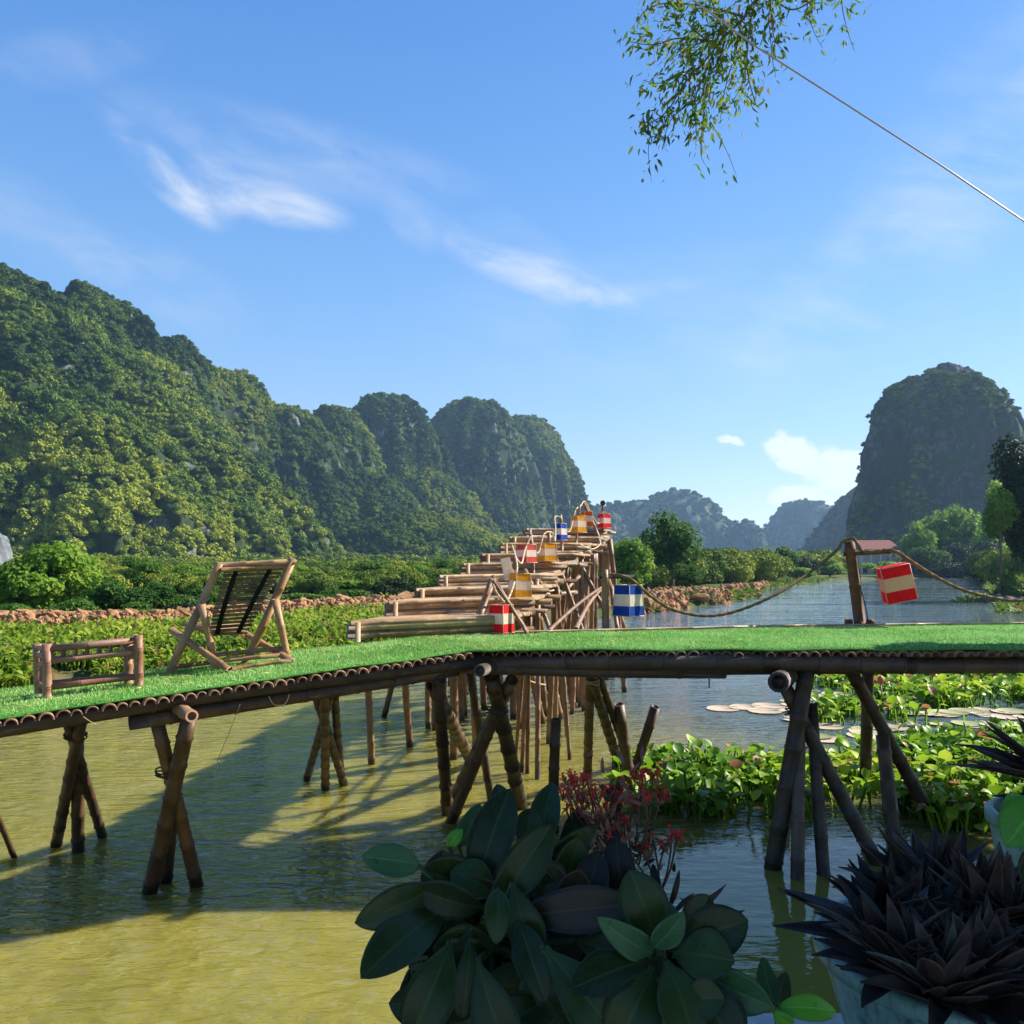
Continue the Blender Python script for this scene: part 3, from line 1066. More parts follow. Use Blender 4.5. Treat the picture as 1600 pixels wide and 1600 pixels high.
# ------------------------------------------------------------------ far house with a red roof
M_wallp = simple('plaster', (0.55, 0.50, 0.45), 0.9, 0.1, 0.15)
M_roofr = simple('roof_tile_red', (0.20, 0.085, 0.065), 0.85, 0.1, 0.25)
M_dark = simple('dark_opening', (0.03, 0.03, 0.03), 0.8, 0.2)
hx, hy = (1372 - 800) / F * 195, 195.0
hz = 0.6
house = empty('house', (hx, hy, hz), 'low house with a red roof and pale pillars behind the rope post', 'house')
bz = CZ + (HOR - 858) / F * hy
rt = CZ + (HOR - 846) / F * hy
MB().box((hx, hy + 3, (hz + bz) / 2), (8.6, 5, bz - hz)).build('wall', M_wallp, house, False)
rf = MB()
rf.add([(hx - 5.0, hy - 1.6, bz - 0.1), (hx + 5.0, hy - 1.6, bz - 0.1), (hx + 4.1, hy + 3, rt + 0.4), (hx - 4.1, hy + 3, rt + 0.4),
        (hx - 5.0, hy + 7, bz - 0.1), (hx + 5.0, hy + 7, bz - 0.1)],
       [(0, 1, 2, 3), (3, 2, 5, 4), (0, 3, 4), (1, 5, 2), (0, 4, 5, 1)])
rf.build('roof', M_roofr, house, False)
for k in range(5):
    xx = hx - 4.4 + k * 2.2
    MB().box((xx, hy - 1.2, (hz + bz) / 2 - 0.1), (0.45, 0.45, bz - hz - 0.2)).build('pillar', M_wallp, house, False)
for k in range(3):
    MB().box((hx - 3 + k * 3, hy + 0.47, hz + 1.4), (1.3, 0.1, 2.2)).build('door_opening', M_dark, house, False)


# ------------------------------------------------------------------ banks: stones, plants
def stone_mesh(seed):
    bm = bmesh.new()
    bmesh.ops.create_icosphere(bm, subdivisions=2, radius=1)
    for v in bm.verts:
        n = mnoise.noise(v.co * 1.3 + Vector((seed * 3.1, 0, 0)))
        v.co *= 1 + 0.5 * n
        for ax, lim in ((0, 0.75), (1, 0.7), (2, 0.62)):
            v.co[ax] = max(-lim, min(lim, v.co[ax]))
    me = bpy.data.meshes.new('stone')
    bm.to_mesh(me)
    bm.free()
    return me


stones = [stone_mesh(k) for k in range(8)]
for m_ in stones:
    m_.materials.append(M_stone)
gstones = [m_.copy() for m_ in stones[:4]]
for m_ in gstones:
    m_.materials.clear()
    m_.materials.append(M_greystone)


def put_stone(x, y, z, s, meshes=stones, parent=ground, flat=0.6):
    o = bpy.data.objects.new('stone', random.choice(meshes))
    COL.objects.link(o)
    o.parent = parent
    o.location = (x, y, z)
    o.rotation_euler = (random.uniform(-0.3, 0.3), random.uniform(-0.3, 0.3), random.uniform(0, 6.3))
    o.scale = (s * random.uniform(0.8, 1.7), s * random.uniform(0.8, 1.3), s * flat * random.uniform(0.7, 1.2))
    return o


RL = [(-60, 25.3), (0, 26), (120, 26.5), (250, 28), (400, 33), (600, 40)]
rlx = [a for a, b in RL]; rly = [b for a, b in RL]
n_st = 0
for k in range(205):
    px = random.uniform(-60, 690) ** 1.0
    if 690 > px > 600:
        D = 40 + (px - 600) * 0.05
    else:
        D = np.interp(px, rlx, rly)
    row = k % 3
    D = D + (-1.0 + row * 0.8) + random.uniform(-0.4, 0.4)
    x = (px - 800) / F * D
    s = random.uniform(0.14, 0.32) * (0.9 + D / 120)
    put_stone(x, D, gz(x, D) + 0.06 + row * 0.24, s)
for k in range(75):
    px = random.choice([random.uniform(985, 1050), random.uniform(1085, 1190), random.uniform(1085, 1190)])
    s0 = float(shore(px))
    D = s0 + random.uniform(2.5, 12)
    x = (px - 800) / F * D
    put_stone(x, D, gz(x, D) + random.uniform(0.05, 0.55), random.uniform(0.25, 0.6), flat=0.5)
for k in range(14):
    px = random.uniform(990, 1160)
    D = float(shore(px)) + random.uniform(0.4, 1.6)
    x = (px - 800) / F * D
    put_stone(x, D, gz(x, D) + 0.05, random.uniform(0.25, 0.5), gstones)
# small rubble between the stones
pts, scs = [], []
for k in range(3800):
    px = random.uniform(-80, 700)
    D = np.interp(px, rlx, rly) if px < 600 else 40 + (px - 600) * 0.05
    D = D + random.gauss(0.1, 1.0)
    x = (px - 800) / F * D
    pts.append((x, D, gz(x, D) + max(0, 0.62 - abs(random.gauss(0, 0.35)) - 0.25 * abs(D - np.interp(px, rlx, rly))))); scs.append(random.uniform(0.05, 0.17))
for k in range(2200):
    px = random.uniform(985, 1200)
    D = float(shore(px)) + random.uniform(1.5, 13)
    x = (px - 800) / F * D
    if mnoise.noise(Vector((x * 0.3, D * 0.15, 2))) < 0.0: continue
    pts.append((x, D, gz(x, D) + random.uniform(0, 0.5))); scs.append(random.uniform(0.1, 0.3))
iv, if_ = ico(1)
scs = np.array(scs)
Rr = basis(rng.normal(size=(len(pts), 3))) * scs[:, None, None] * np.array([1.5, 1.0, 0.6])[None, None, :]
V_, F_ = rep(iv, if_, Rr, np.array(pts))
tag(link('rubble', np_mesh('rubble', V_, F_, smooth=False), M_stone), kind='stuff')
# stone rim of the mound at the right edge
for k in range(16):
    D = 52 + k * 0.5
    x = (1610 - k * 4 - 800) / F * D
    put_stone(x + random.uniform(-.5, .5), D, max(0.1, gz(x, D)) + 0.15, random.uniform(0.35, 0.7), gstones)


def leaf_template(kind):
    if kind == 'round':      # cupped, broad
        prof = [(0.0, 0.05), (0.22, 0.36), (0.5, 0.46), (0.78, 0.33), (1.0, 0.02)]
    elif kind == 'lance':
        prof = [(0.0, 0.03), (0.3, 0.14), (0.6, 0.12), (1.0, 0.01)]
    else:                    # taro like
        prof = [(0.0, 0.05), (0.2, 0.24), (0.5, 0.26), (0.8, 0.14), (1.0, 0.01)]
    vs, fs = [], []
    for i, (t, w) in enumerate(prof):
        y = t
        z = -0.28 * t * t
        vs += [(-w, y, z + w * 0.35), (0, y, z), (w, y, z + w * 0.35)]
    for i in range(len(prof) - 1):
        a = i * 3
        for j in range(2):
            fs.append((a + j, a + j + 1, a + j + 4, a + j + 3))
    return np.array(vs, float), np.array(fs)


def leaf_field(name, P, size, mat, kind='round', stalk=0.0, lean=0.5, label=None, yawbias=None, tall=None):
    """leaves (and stalks) standing at the ground points P; one stuff object"""
    tv, tf = leaf_template(kind)
    n = len(P)
    yaw = rng.uniform(0, 2 * PI, n)
    pitch = rng.normal(0.55, 0.45, n)
    roll = rng.normal(0, 0.35, n)
    cy, sy_ = np.cos(yaw), np.sin(yaw)
    cp, sp_ = np.cos(pitch), np.sin(pitch)
    fw = np.stack([sy_ * cp, cy * cp, sp_], 1)
    sd = np.stack([cy, -sy_, np.zeros(n)], 1)
    up = np.cross(sd, fw)
    sd2 = sd * np.cos(roll)[:, None] + up * np.sin(roll)[:, None]
    up2 = np.cross(sd2, fw)
    R = np.stack([sd2, fw, up2], 2)
    sz = size * rng.uniform(0.6, 1.35, n)
    hh = tall if tall is not None else stalk * rng.uniform(0.25, 1.0, n)
    off = np.stack([sy_, cy, np.zeros(n)], 1) * (hh * 0.35)[:, None]
    T = P + off + np.stack([np.zeros(n), np.zeros(n), hh], 1)
    V, Fc = rep(tv, tf, R * sz[:, None, None], T)
    tint = np.repeat(rng.random(n), len(tv))
    Vs, Fs, Ts = [V], [Fc], [tint]
    if stalk > 0:
        # thin three sided stalks as quads
        w = 0.012 * size / 0.1
        a = P
        sv = []
        for k in range(3):
            an = 2 * PI * k / 3
            sv.append(a + np.array([math.cos(an) * w, math.sin(an) * w, -0.03]))
        for k in range(3):
            an = 2 * PI * k / 3
            sv.append(T + np.array([math.cos(an) * w, math.sin(an) * w, 0.0]) * 1)
        SV = np.stack(sv, 1).reshape(-1, 3)
        bf = np.array([(0, 1, 4, 3), (1, 2, 5, 4), (2, 0, 3, 5)])
        SF = (bf[None] + (np.arange(n) * 6)[:, None, None]).reshape(-1, 4)
        Vs.append(SV); Fs.append(SF + len(V)); Ts.append(np.repeat(rng.random(n) * 0.5, 6))
    me = np_mesh(name, np.concatenate(Vs), np.concatenate(Fs), tint=np.concatenate(Ts))
    return tag(link(name, me, mat), kind='stuff')


def clumped(n, xr, yr, keep, csize=0.18):
    out = []
    while len(out) < n:
        cx, cy = random.uniform(*xr), random.uniform(*yr)
        if not keep(cx, cy):
            continue
        for j in range(random.randint(5, 10)):
            out.append((cx + random.gauss(0, csize), cy + random.gauss(0, csize), 0.0))
    return np.array(out[:n])


# floating hyacinth under and behind the right deck
def keep_near(x, y):
    n = mnoise.noise(Vector((x * 0.9, y * 0.9, 4)))
    px = 800 + x / y * F
    if px < 945:
        return False
    lo = np.interp(px, [945, 1010, 1200, 1400, 1600, 1900], [9.6, 8.5, 8.15, 8.3, 7.6, 7.0]) + 0.3 * n
    hi = np.interp(px, [945, 1010, 1200, 1330, 1420, 1900], [10.4, 10.8, 10.4, 10.6, 11.8, 12.6]) + 0.5 * n
    return lo < y < hi


P = clumped(5200, (0.8, 9.5), (7.0, 15.0), keep_near, 0.14)
leaf_field('water_hyacinth', P, 0.125, M_hyacinth, 'round', stalk=0.25)


def keep_back(x, y):
    px = 800 + x / y * F
    n = mnoise.noise(Vector((x * 0.55, y * 0.55, 9)))
    if 1270 < px < 1345 and (16.2 < y < 18.2): return True
    if 1262 < px < 1420 and 13.2 < y < 14.5 and n > -0.25: return True
    if px > 1330 and 15.6 + 0.6 * n < y < 19.5 and n > -0.18: return True
    if px > 1440 and 14.6 < y < 19.5: return True
    return False


P = clumped(3800, (5.0, 15.0), (13.0, 20.0), keep_back, 0.16)
leaf_field('water_hyacinth', P, 0.15, M_hyacinth, 'round', stalk=0.26)

# pale lily pads floating between the mats
M_pad = simple('lily_pad', (0.42, 0.33, 0.22), 0.5, 0.4, 0.25, 5)
M_padg = simple('green_lily_pad', (0.26, 0.27, 0.10), 0.5, 0.4, 0.25, 5)
pad_me = []
for mt in (M_pad, M_padg, M_pad):
    mb = MB()
    k_n = 16
    ring = [(math.cos(a) * random.uniform(0.9, 1.05), math.sin(a) * random.uniform(0.9, 1.05), random.uniform(0.004, 0.03)) for a in np.linspace(0.12, 2 * PI - 0.12, k_n)]
    ring2 = [(x * 1.03, y * 1.03, z + 0.03) for x, y, z in ring]
    vs = [(0, 0, 0.004)] + ring + ring2
    fs = [(0, i, i + 1) for i in range(1, k_n)] + [(i, i + k_n, i + k_n + 1, i + 1) for i in range(1, k_n)]
    mb.add(vs, fs)
    me = mb.mesh('lily_pad')
    me.materials.append(mt)
    pad_me.append(me)
for k in range(64):
    for tr in range(50):
        px = random.uniform(1230, 1640)
        y = random.uniform(11.8, 16.6)
        x = (px - 800) / F * y
        if not keep_near(x, y) and not keep_back(x, y):
            break
    o = bpy.data.objects.new('lily_pad', random.choice(pad_me))
    COL.objects.link(o)
    o.location = (x, y, 0.006 + 0.0015 * (k % 12))
    o.rotation_euler.z = random.uniform(0, 6.28)
    s = random.uniform(0.14, 0.30)
    o.scale = (s, s, s * 0.6)
    tag(o, 'pale flat lily pad floating between the hyacinth mats', 'lily pad', 'lily pads behind the walkway')
for k, (px, py) in enumerate([(1130, 1108), (1165, 1106), (1200, 1104), (1195, 1112)]):
    y = dwater(py)
    o = bpy.data.objects.new('lily_pad', pad_me[0])
    COL.objects.link(o)
    o.location = ((px - 800) / F * y, y, 0.008 + k * 0.002)
    o.scale = (0.30, 0.30, 0.2)
    tag(o, ['leftmost pale lily pad of the four lying apart on open water', 'second pale lily pad from the left on the open water', 'pale lily pad touching the thick posts, farther of the two', 'pale lily pad nearest the thick posts on open water'][k], 'lily pad', 'lily pads on open water')
M_bud = simple('lotus_bud', (0.40, 0.12, 0.07), 0.6, 0.2)
for k, (px, py0, py1, lab) in enumerate([(1378, 1105, 1070, 'brown seed head on a stalk just right of the upright post'), (1459, 1095, 1058, 'brown seed head on a stalk farther right beyond the pads')]):
    y = dwater(py0)
    a, b = at(px, py0, y), at(px - 2, py1, y)
    root = empty('lotus_stalk', a, lab, 'plant')
    MB().tube([a, a.lerp(b, 0.5) + Vector((0.02, 0, 0)), b], 0.012, 6).build('stem', M_padg, root)
    MB().tube([b, b + Vector((0, 0, 0.05)), b + Vector((0, 0, 0.12)), b + Vector((0, 0, 0.17))], [0.02, 0.06, 0.055, 0.01], 8).build('seed_head', M_bud, root)

# bank plants on the left, in front of the stones
n = 15000
out = []
while len(out) < n:
    px = random.uniform(-60, 720)
    s0 = float(shore(px))
    top = np.interp(px, rlx, rly) if px < 600 else 40
    D = random.uniform(s0 + 0.1, top - 0.6)
    x = (px - 800) / F * D
    if mnoise.noise(Vector((x * 0.7, D * 0.7, 1))) < -0.32:
        continue
    out.append((x, D, max(0.02, gz(x, D))))
while len(out) < 22000:
    px = random.uniform(-60, 1000)
    D = (np.interp(px, rlx, rly) if px < 600 else np.interp(px, [600, 800, 1000], [41, 42, 56])) + 1.2 + random.uniform(0, 9)
    x = (px - 800) / F * D
    out.append((x, D, max(0.02, gz(x, D))))
leaf_field('bank_plants', np.array(out), 0.19, M_bankleaf, 'taro', stalk=0.34)
# grass on the right part of the bank and on the mound
out = []
while len(out) < 9000:
    px = random.choice([random.uniform(930, 1060), random.uniform(1040, 1160), random.uniform(1150, 1330), random.uniform(1535, 1660)])
    s0 = float(shore(px))
    D = s0 + random.random() ** 1.5 * (14 if px < 1500 else 16)
    x = (px - 800) / F * D
    if mnoise.noise(Vector((x * 0.35, D * 0.2, 5))) < -0.1:
        continue
    z = gz(x, D)
    if z < 0.0:
        continue
    out.append((x, D, z))
leaf_field('bank_grass', np.array(out), 0.55, M_grass, 'lance', stalk=0.06)
# stalks and weed raft by the right bank
P = np.array([((px - 800) / F * y, y, 0.0) for px, y in [(random.uniform(1555, 1680), random.uniform(44, 56)) for k in range(500)]] +
             [((px - 800) / F * y, y, 0.0) for px, y in [(random.uniform(1490, 1560), random.uniform(58, 66)) for k in range(160)]])
leaf_field('floating_weed', P, 0.5, M_grass, 'lance', stalk=0.05)

# ------------------------------------------------------------------ the walkway
CO = Vector((-0.32, 6.9, 1.826))                # the corner of the near edge
DL = Vector((-0.861, -0.508, 0))                # along the left arm, away from the corner
SL = 0.0736


def deck_z(x, y):
    s = (x - CO.x) * DL.x + (y - CO.y) * DL.y
    return CO.z - SL * max(0.0, s)


def deck_hit(px, py):
    u, v = (px - 800) / F, (py - HOR) / F
    # CZ - vY = CO.z - SL*((uY-CO.x)*DL.x+(Y-CO.y)*DL.y)
    A = -v + SL * (u * DL.x + DL.y)
    B = CO.z + SL * (CO.x * DL.x + CO.y * DL.y) - CZ
    Y = B / A
    p = Vector((u * Y, Y, 0))
    if (p.x - CO.x) * DL.x + (p.y - CO.y) * DL.y < 0:
        Y = (CZ - CO.z) / v
        p = Vector((u * Y, Y, 0))
    p.z = deck_z(p.x, p.y)
    return p


walk = empty('bamboo_walkway', (1.5, 8, 0), 'low bamboo walkway on crossed poles, covered with bright green turf', 'walkway')
NRM = Vector((-0.508, 0.861, 0))                # across the left arm, to the far side
N_NEAR = [CO + DL * 4.6, CO + DL * 3.3, CO + DL * 2.2, CO + DL * 1.1, CO + DL * 0.05, Vector((0.2, 6.93, 0)), Vector((1.5, 6.95, 0)), Vector((3.0, 6.97, 0)), Vector((4.6, 6.99, 0)), Vector((6.6, 7.0, 0))]
F_FAR = [CO + DL * 4.6 + NRM * 1.13, CO + DL * 3.3 + NRM * 1.15, CO + DL * 2.2 + NRM * 1.22, CO + DL * 1.1 + NRM * 1.30, Vector((-0.98, 7.93, 0)), Vector((-0.32, 8.2, 0)), Vector((1.2, 8.65, 0)), Vector((2.9, 9.15, 0)), Vector((4.6, 9.47, 0)), Vector((6.6, 9.7, 0))]


def lerp_list(Ls, t):
    t = t * (len(Ls) - 1)
    i = min(int(t), len(Ls) - 2)
    return Ls[i].lerp(Ls[i + 1], t - i)


NU, NV = 140, 14
vs, fs = [], []
for i in range(NU + 1):
    a, b = lerp_list(N_NEAR, i / NU), lerp_list(F_FAR, i / NU)
    for j in range(NV + 1):
        p = a.lerp(b, j / NV)
        wob = 0.012 * mnoise.noise(Vector((p.x * 2, p.y * 2, 0)))
        if j == 0:
            wob -= 0.018 + 0.012 * mnoise.noise(Vector((p.x * 4, 0, 3)))
            p = p + Vector((0, 0.02 * mnoise.noise(Vector((p.x * 3, 1, 3))) - 0.02, 0))
        vs.append((p.x, p.y, deck_z(p.x, p.y) + wob))
for i in range(NU):
    for j in range(NV):
        a = i * (NV + 1) + j
        fs.append((a, a + NV + 1, a + NV + 2, a + 1))
turf = MB().add(vs, fs)
turf_top = len(vs)
turf_o = turf.build('turf', M_turf, walk)
sm = turf_o.modifiers.new('thick', 'SOLIDIFY')
sm.thickness = 0.012
sm.offset = -1
# pile of the artificial grass
nb = 90000
uu, vv = rng.random(nb) * 0.999, rng.random(nb) ** 1.0
VA = np.array(vs).reshape(NU + 1, NV + 1, 3)
fi, fj = uu * NU, vv * NV * 0.9999
i0, j0 = fi.astype(int), fj.astype(int)
a_, b_ = fi - i0, fj - j0
PP = (VA[i0, j0] * ((1 - a_) * (1 - b_))[:, None] + VA[i0 + 1, j0] * (a_ * (1 - b_))[:, None] + VA[i0 + 1, j0 + 1] * (a_ * b_)[:, None] + VA[i0, j0 + 1] * ((1 - a_) * b_)[:, None])
tv = np.array([(-0.12, 0, 0), (0.12, 0, 0), (0.0, 0.12, 1.0)])
R = basis(np.stack([rng.normal(0, 0.45, nb), rng.normal(0, 0.45, nb), np.ones(nb)], 1)) * (0.020 * rng.uniform(0.6, 1.4, nb))[:, None, None]
V, Fc = rep(tv, np.array([(0, 1, 2)]), R, PP)
pile = link('turf_pile', np_mesh('turf_pile', V, Fc, smooth=False, tint=np.repeat(rng.random(nb), 3)), M_turfblade, walk)
pile['kind'] = 'stuff'
# dry straw lying on the turf
straw = MB()
for k in range(46):
    t0, t1 = random.random(), random.random()
    p = lerp_list(N_NEAR, t0).lerp(lerp_list(F_FAR, t0), t1 * 0.9)
    p.z = deck_z(p.x, p.y) + 0.018
    a = random.uniform(-0.5, 0.8)
    d = Vector((math.cos(a), math.sin(a) * 0.4, 0)) * random.uniform(0.03, 0.12)
    straw.tube([p - d, p + Vector((0, 0, 0.008)), p + d], 0.003, 4)
M_straw = simple('dry_straw', (0.50, 0.42, 0.16), 0.8, 0.1)
so = straw.build('dry_straw', M_straw, walk)
so['kind'] = 'stuff'

for k in range(26):
    t0, t1 = random.random(), random.random()
    p = lerp_list(N_NEAR, t0).lerp(lerp_list(F_FAR, t0), t1 * 0.9)
    p.z = deck_z(p.x, p.y) + 0.022
    a = random.uniform(0, 6.28)
    q_ = Vector((math.cos(a), math.sin(a), 0)) * random.uniform(0.02, 0.04)
    w_ = Vector((-q_.y, q_.x, 0)) * 0.4
    MB().add([p - q_, p + w_ + Vector((0, 0, 0.006)), p + q_, p - w_ + Vector((0, 0, 0.004))], [(0, 1, 2), (0, 2, 3)]).build('fallen_leaf', M_straw if k % 3 else M_stone, walk)

# crosswise half culms that carry the turf (their arched ends show along the near edge)
def half_culm(p0, p1, r, mb):
    p0, p1 = Vector(p0), Vector(p1)
    d = (p1 - p0).normalized()
    sd = d.cross(Vector((0, 0, 1))).normalized()
    up = sd.cross(d)
    ntp = 9
    vs, fs = [], []
    for p in (p0, p0.lerp(p1, 0.5), p1):
        for rr_ in (r, r * 0.74):
            for k in range(ntp):
                a = PI * k / (ntp - 1)
                vs.append(p + sd * math.cos(a) * rr_ + up * math.sin(a) * rr_)
    for s_ in range(2):
        b = s_ * 2 * ntp
        for k in range(ntp - 1):
            fs.append((b + k, b + k + 1, b + 2 * ntp + k + 1, b + 2 * ntp + k))
            fs.append((b + ntp + k + 1, b + ntp + k, b + 3 * ntp + k, b + 3 * ntp + k + 1))
    for b, fl in ((0, 1), (4 * ntp, -1)):
        for k in range(ntp - 1):
            q = (b + k, b + ntp + k, b + ntp + k + 1, b + k + 1)
            fs.append(q if fl > 0 else q[::-1])
    return mb.add(vs, fs)


s = 0.06
while s < 4.5:
    r = random.uniform(0.036, 0.050)
    p = CO + DL * s
    a = p - NRM * random.uniform(0.02, 0.055)
    b = p + NRM * (1.13 + 0.1)
    za = CO.z - SL * s - 0.075
    half_culm((a.x, a.y, za), (b.x, b.y, za), r, MB()).build('floor_culm', M_old, walk) if False else \
        link('floor_culm', half_culm((a.x, a.y, za), (b.x, b.y, za), r, MB()).mesh('floor_culm'), M_old, walk)
    s += r * 2.05
x = -0.2
while x < 6.5:
    r = random.uniform(0.038, 0.052)
    t = (x + 0.32) / 6.9
    yb = np.interp(x, [-0.32, 2.9, 6.6], [8.2, 9.15, 9.7])
    za = CO.z - 0.078
    link('floor_culm', half_culm((x, 6.93 + random.uniform(-0.02, 0.03), za), (x, yb, za), r, MB()).mesh('floor_culm'), M_old, walk)
    x += r * 2.05

# long beams
def part_culm(name, p0, p1, r0, r1=None, mat=M_pile, parent=walk, **kw):
    return MB().culm(p0, p1, r0, r1, **kw).build(name, mat, parent)


def lp(s, off, dz):
    p = CO + DL * s + NRM * off
    return (p.x, p.y, CO.z - SL * s + dz)


part_culm('beam', lp(-0.15, 0.03, -0.13), lp(4.7, 0.04, -0.135), 0.058, 0.066, M_shade, node=0.45)
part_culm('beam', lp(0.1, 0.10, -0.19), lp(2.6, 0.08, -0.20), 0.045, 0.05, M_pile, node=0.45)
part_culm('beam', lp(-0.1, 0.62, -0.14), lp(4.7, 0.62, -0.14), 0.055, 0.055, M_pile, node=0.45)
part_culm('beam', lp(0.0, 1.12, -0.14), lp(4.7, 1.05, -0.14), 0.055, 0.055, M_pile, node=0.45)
part_culm('beam', (-0.30, 7.02, CO.z - 0.145), (3.3, 7.01, CO.z - 0.155), 0.066, 0.075, M_shade, node=0.42)
part_culm('beam', (1.05, 7.06, CO.z - 0.185), (6.7, 7.03, CO.z - 0.165), 0.070, 0.066, M_shade, node=0.42)
part_culm('beam', (-0.6, 7.0, CO.z - 0.17), (1.82, 7.10, CO.z - 0.235), 0.05, 0.05, M_shade, node=0.42)
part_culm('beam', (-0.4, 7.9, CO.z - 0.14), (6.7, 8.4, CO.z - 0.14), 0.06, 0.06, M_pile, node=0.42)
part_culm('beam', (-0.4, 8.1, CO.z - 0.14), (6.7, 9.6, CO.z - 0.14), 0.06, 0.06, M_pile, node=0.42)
# pale edging strip along the far side
part_culm('edge_strip', (-0.30, 8.24, CO.z + 0.015), (2.9, 9.2, CO.z + 0.015), 0.014, 0.014, M_step, node=0.5, n=8, bow=0)
part_culm('edge_strip', (2.86, 9.2, CO.z + 0.015), (6.6, 9.76, CO.z + 0.015), 0.014, 0.014, M_step, node=0.5, n=8, bow=0)

# legs: pixel of the top, pixel of the foot, half width in pixels, depth at the top
def leg(tp, bp, wpx, Dt=None, mat=M_pile, parent=walk, under=0.35, name='leg', tapering=1.1):
    Db = dwater(bp[1])
    Dt = Db if Dt is None else Dt
    a, b = at(tp[0], tp[1], Dt), at(bp[0], bp[1], Db)
    d = (b - a).normalized()
    b2 = b + d * under
    r = wpx / 2 / F * (Dt + Db) / 2
    return MB().culm(a, b2, r / tapering ** 0.5, r * tapering ** 0.5, node=0.3, bow=0.006 * random.uniform(-1, 1)).build(name, mat, parent)


LEGS = [
    # group 0 and 1
    ((-30, 1215), (22, 1340), 9, 6.4), ((128, 1122), (88, 1322), 17, 6.1), ((121, 1155), (122, 1330), 19, 6.6), ((104, 1122), (160, 1307), 15, 6.1),
    # group 2
    ((243, 1118), (307, 1384), 21, 5.75), ((296, 1118), (233, 1394), 24, 5.72), ((272, 1235), (258, 1378), 19, 6.3),
    # group 3
    ((521, 1068), (479, 1217), 12, 7.3), ((506, 1068), (508, 1232), 14, 7.2), ((488, 1070), (538, 1226), 13, 7.3), ((522, 1068), (536, 1224), 12, 7.6),
    # corner group
    ((684, 1062), (699, 1272), 19, 7.1), ((676, 1070), (738, 1192), 18, 7.25), ((800, 1062), (706, 1256), 19, 7.2), ((781, 1100), (704, 1285), 18, 7.4), ((768, 1056), (814, 1262), 23, 7.1),
    ((733, 1045), (768, 1252), 13, 8.0),
    # right thick group
    ((1261, 1046), (1208, 1356), 26, 7.06), ((1249, 1105), (1246, 1372), 20, 7.15), ((1268, 1100), (1287, 1366), 19, 7.2), ((1216, 1052), (1372, 1350), 22, 7.12),
    ((1356, 1042), (1351, 1228), 18, 9.2), ((1325, 1040), (1456, 1280), 20, 7.9), ((1379, 1150), (1398, 1318), 22, 8.0),
    # inner group in the middle
    ((923, 1038), (918, 1214), 14, 8.2), ((922, 1048), (968, 1196), 15, 8.1), ((932, 1045), (984, 1192), 12, 8.2),
    ((1700, 1040), (1690, 1350), 22, 7.1), ((1760, 1040), (1640, 1300), 22, 7.4),
]
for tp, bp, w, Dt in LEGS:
    mt = M_shade if bp[0] > 1190 and bp[0] < 1420 and bp[1] > 1300 else M_pile
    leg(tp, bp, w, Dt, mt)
# cross heads with round cut ends that stick out to the viewer
def head(px, py, D0, dx, dy, dz, r, mat):
    a = at(px, py, D0)
    part_culm('cross_pole', a, a + Vector((dx, dy, dz)), r, r, mat, node=0.5)


head(300, 1119, 5.55, -0.75, 1.0, 0.05, 0.043, M_old)
head(1216, 1066, 6.75, 0.75, 1.6, 0.03, 0.085, M_shade)
head(749, 1048, 6.7, 0.5, 1.4, 0.02, 0.05, M_shade)
head(615, 1063, 6.6, 0.9, 0.6, 0.08, 0.045, M_pile)
head(690, 1062, 6.8, -0.6, 0.9, 0.0, 0.045, M_pile)
# lashings
def lash(px, py, D, r, mat=M_ropelight, parent=walk):
    c = at(px, py, D)
    mb = MB()
    for k in range(3):
        pts = [c + Vector((math.cos(a) * r * 1.12, math.sin(a) * r * 1.12, (k - 1) * 0.018 + 0.01 * math.sin(a * 2 + k))) for a in np.linspace(0, 2 * PI, 15)]
        mb.tube(pts, 0.006, 5)
    return mb.build('lashing', mat, parent)


lash(1245, 1113, 7.1, 0.085, M_cord)
lash(265, 1207, 6.0, 0.085, M_cord)
lash(926, 1066, 8.2, 0.06)
lash(775, 1110, 7.15, 0.075, M_cord)
lash(118, 1150, 6.3, 0.07, M_cord)
# loose strings under the beam
def string(name, pts, r, mat, label=None, cat=None, parent=None, smooth_n=6):
    P = [Vector(p) for p in pts]
    out = []
    for i in range(len(P) - 1):
        p0 = P[max(i - 1, 0)]; p1 = P[i]; p2 = P[i + 1]; p3 = P[min(i + 2, len(P) - 1)]
        for k in range(smooth_n):
            t = k / smooth_n
            out.append(0.5 * ((2 * p1) + (-p0 + p2) * t + (2 * p0 - 5 * p1 + 4 * p2 - p3) * t * t + (-p0 + 3 * p1 - 3 * p2 + p3) * t ** 3))
    out.append(P[-1])
    o = MB().tube(out, r, 5).build(name, mat, parent)
    if label:
        tag(o, label, cat)
    return o


string('loose_string', [at(375, 1100, 5.6), at(360, 1140, 5.6), at(340, 1190, 5.62), at(332, 1232, 5.65)], 0.0022, M_rope, parent=walk)
string('loose_string', [at(420, 1088, 5.9), at(428, 1101, 5.85), at(445, 1100, 5.9), at(452, 1085, 5.95)], 0.0022, M_rope, parent=walk)
string('loose_string', [at(1262, 1085, 7.0), at(1285, 1110, 6.95), at(1275, 1130, 7.0), at(1255, 1138, 7.0)], 0.004, M_cord, parent=walk)
string('loose_string', [at(130, 1120, 5.3), at(142, 1128, 5.28), at(150, 1132, 5.3)], 0.003, M_step, parent=walk)
string('loose_string', [at(1107, 1050, 7.0), at(1108, 1065, 7.0), at(1108, 1075, 7.0)], 0.006, M_shade, parent=walk)
string('loose_string', [at(1058, 1046, 7.0), at(1066, 1054, 6.98), at(1075, 1046, 7.0)], 0.003, M_cord, parent=walk)
string('loose_string', [at(505, 1140, 7.6), at(520, 1148, 7.5), at(535, 1150, 7.6)], 0.004, M_cord, parent=walk)

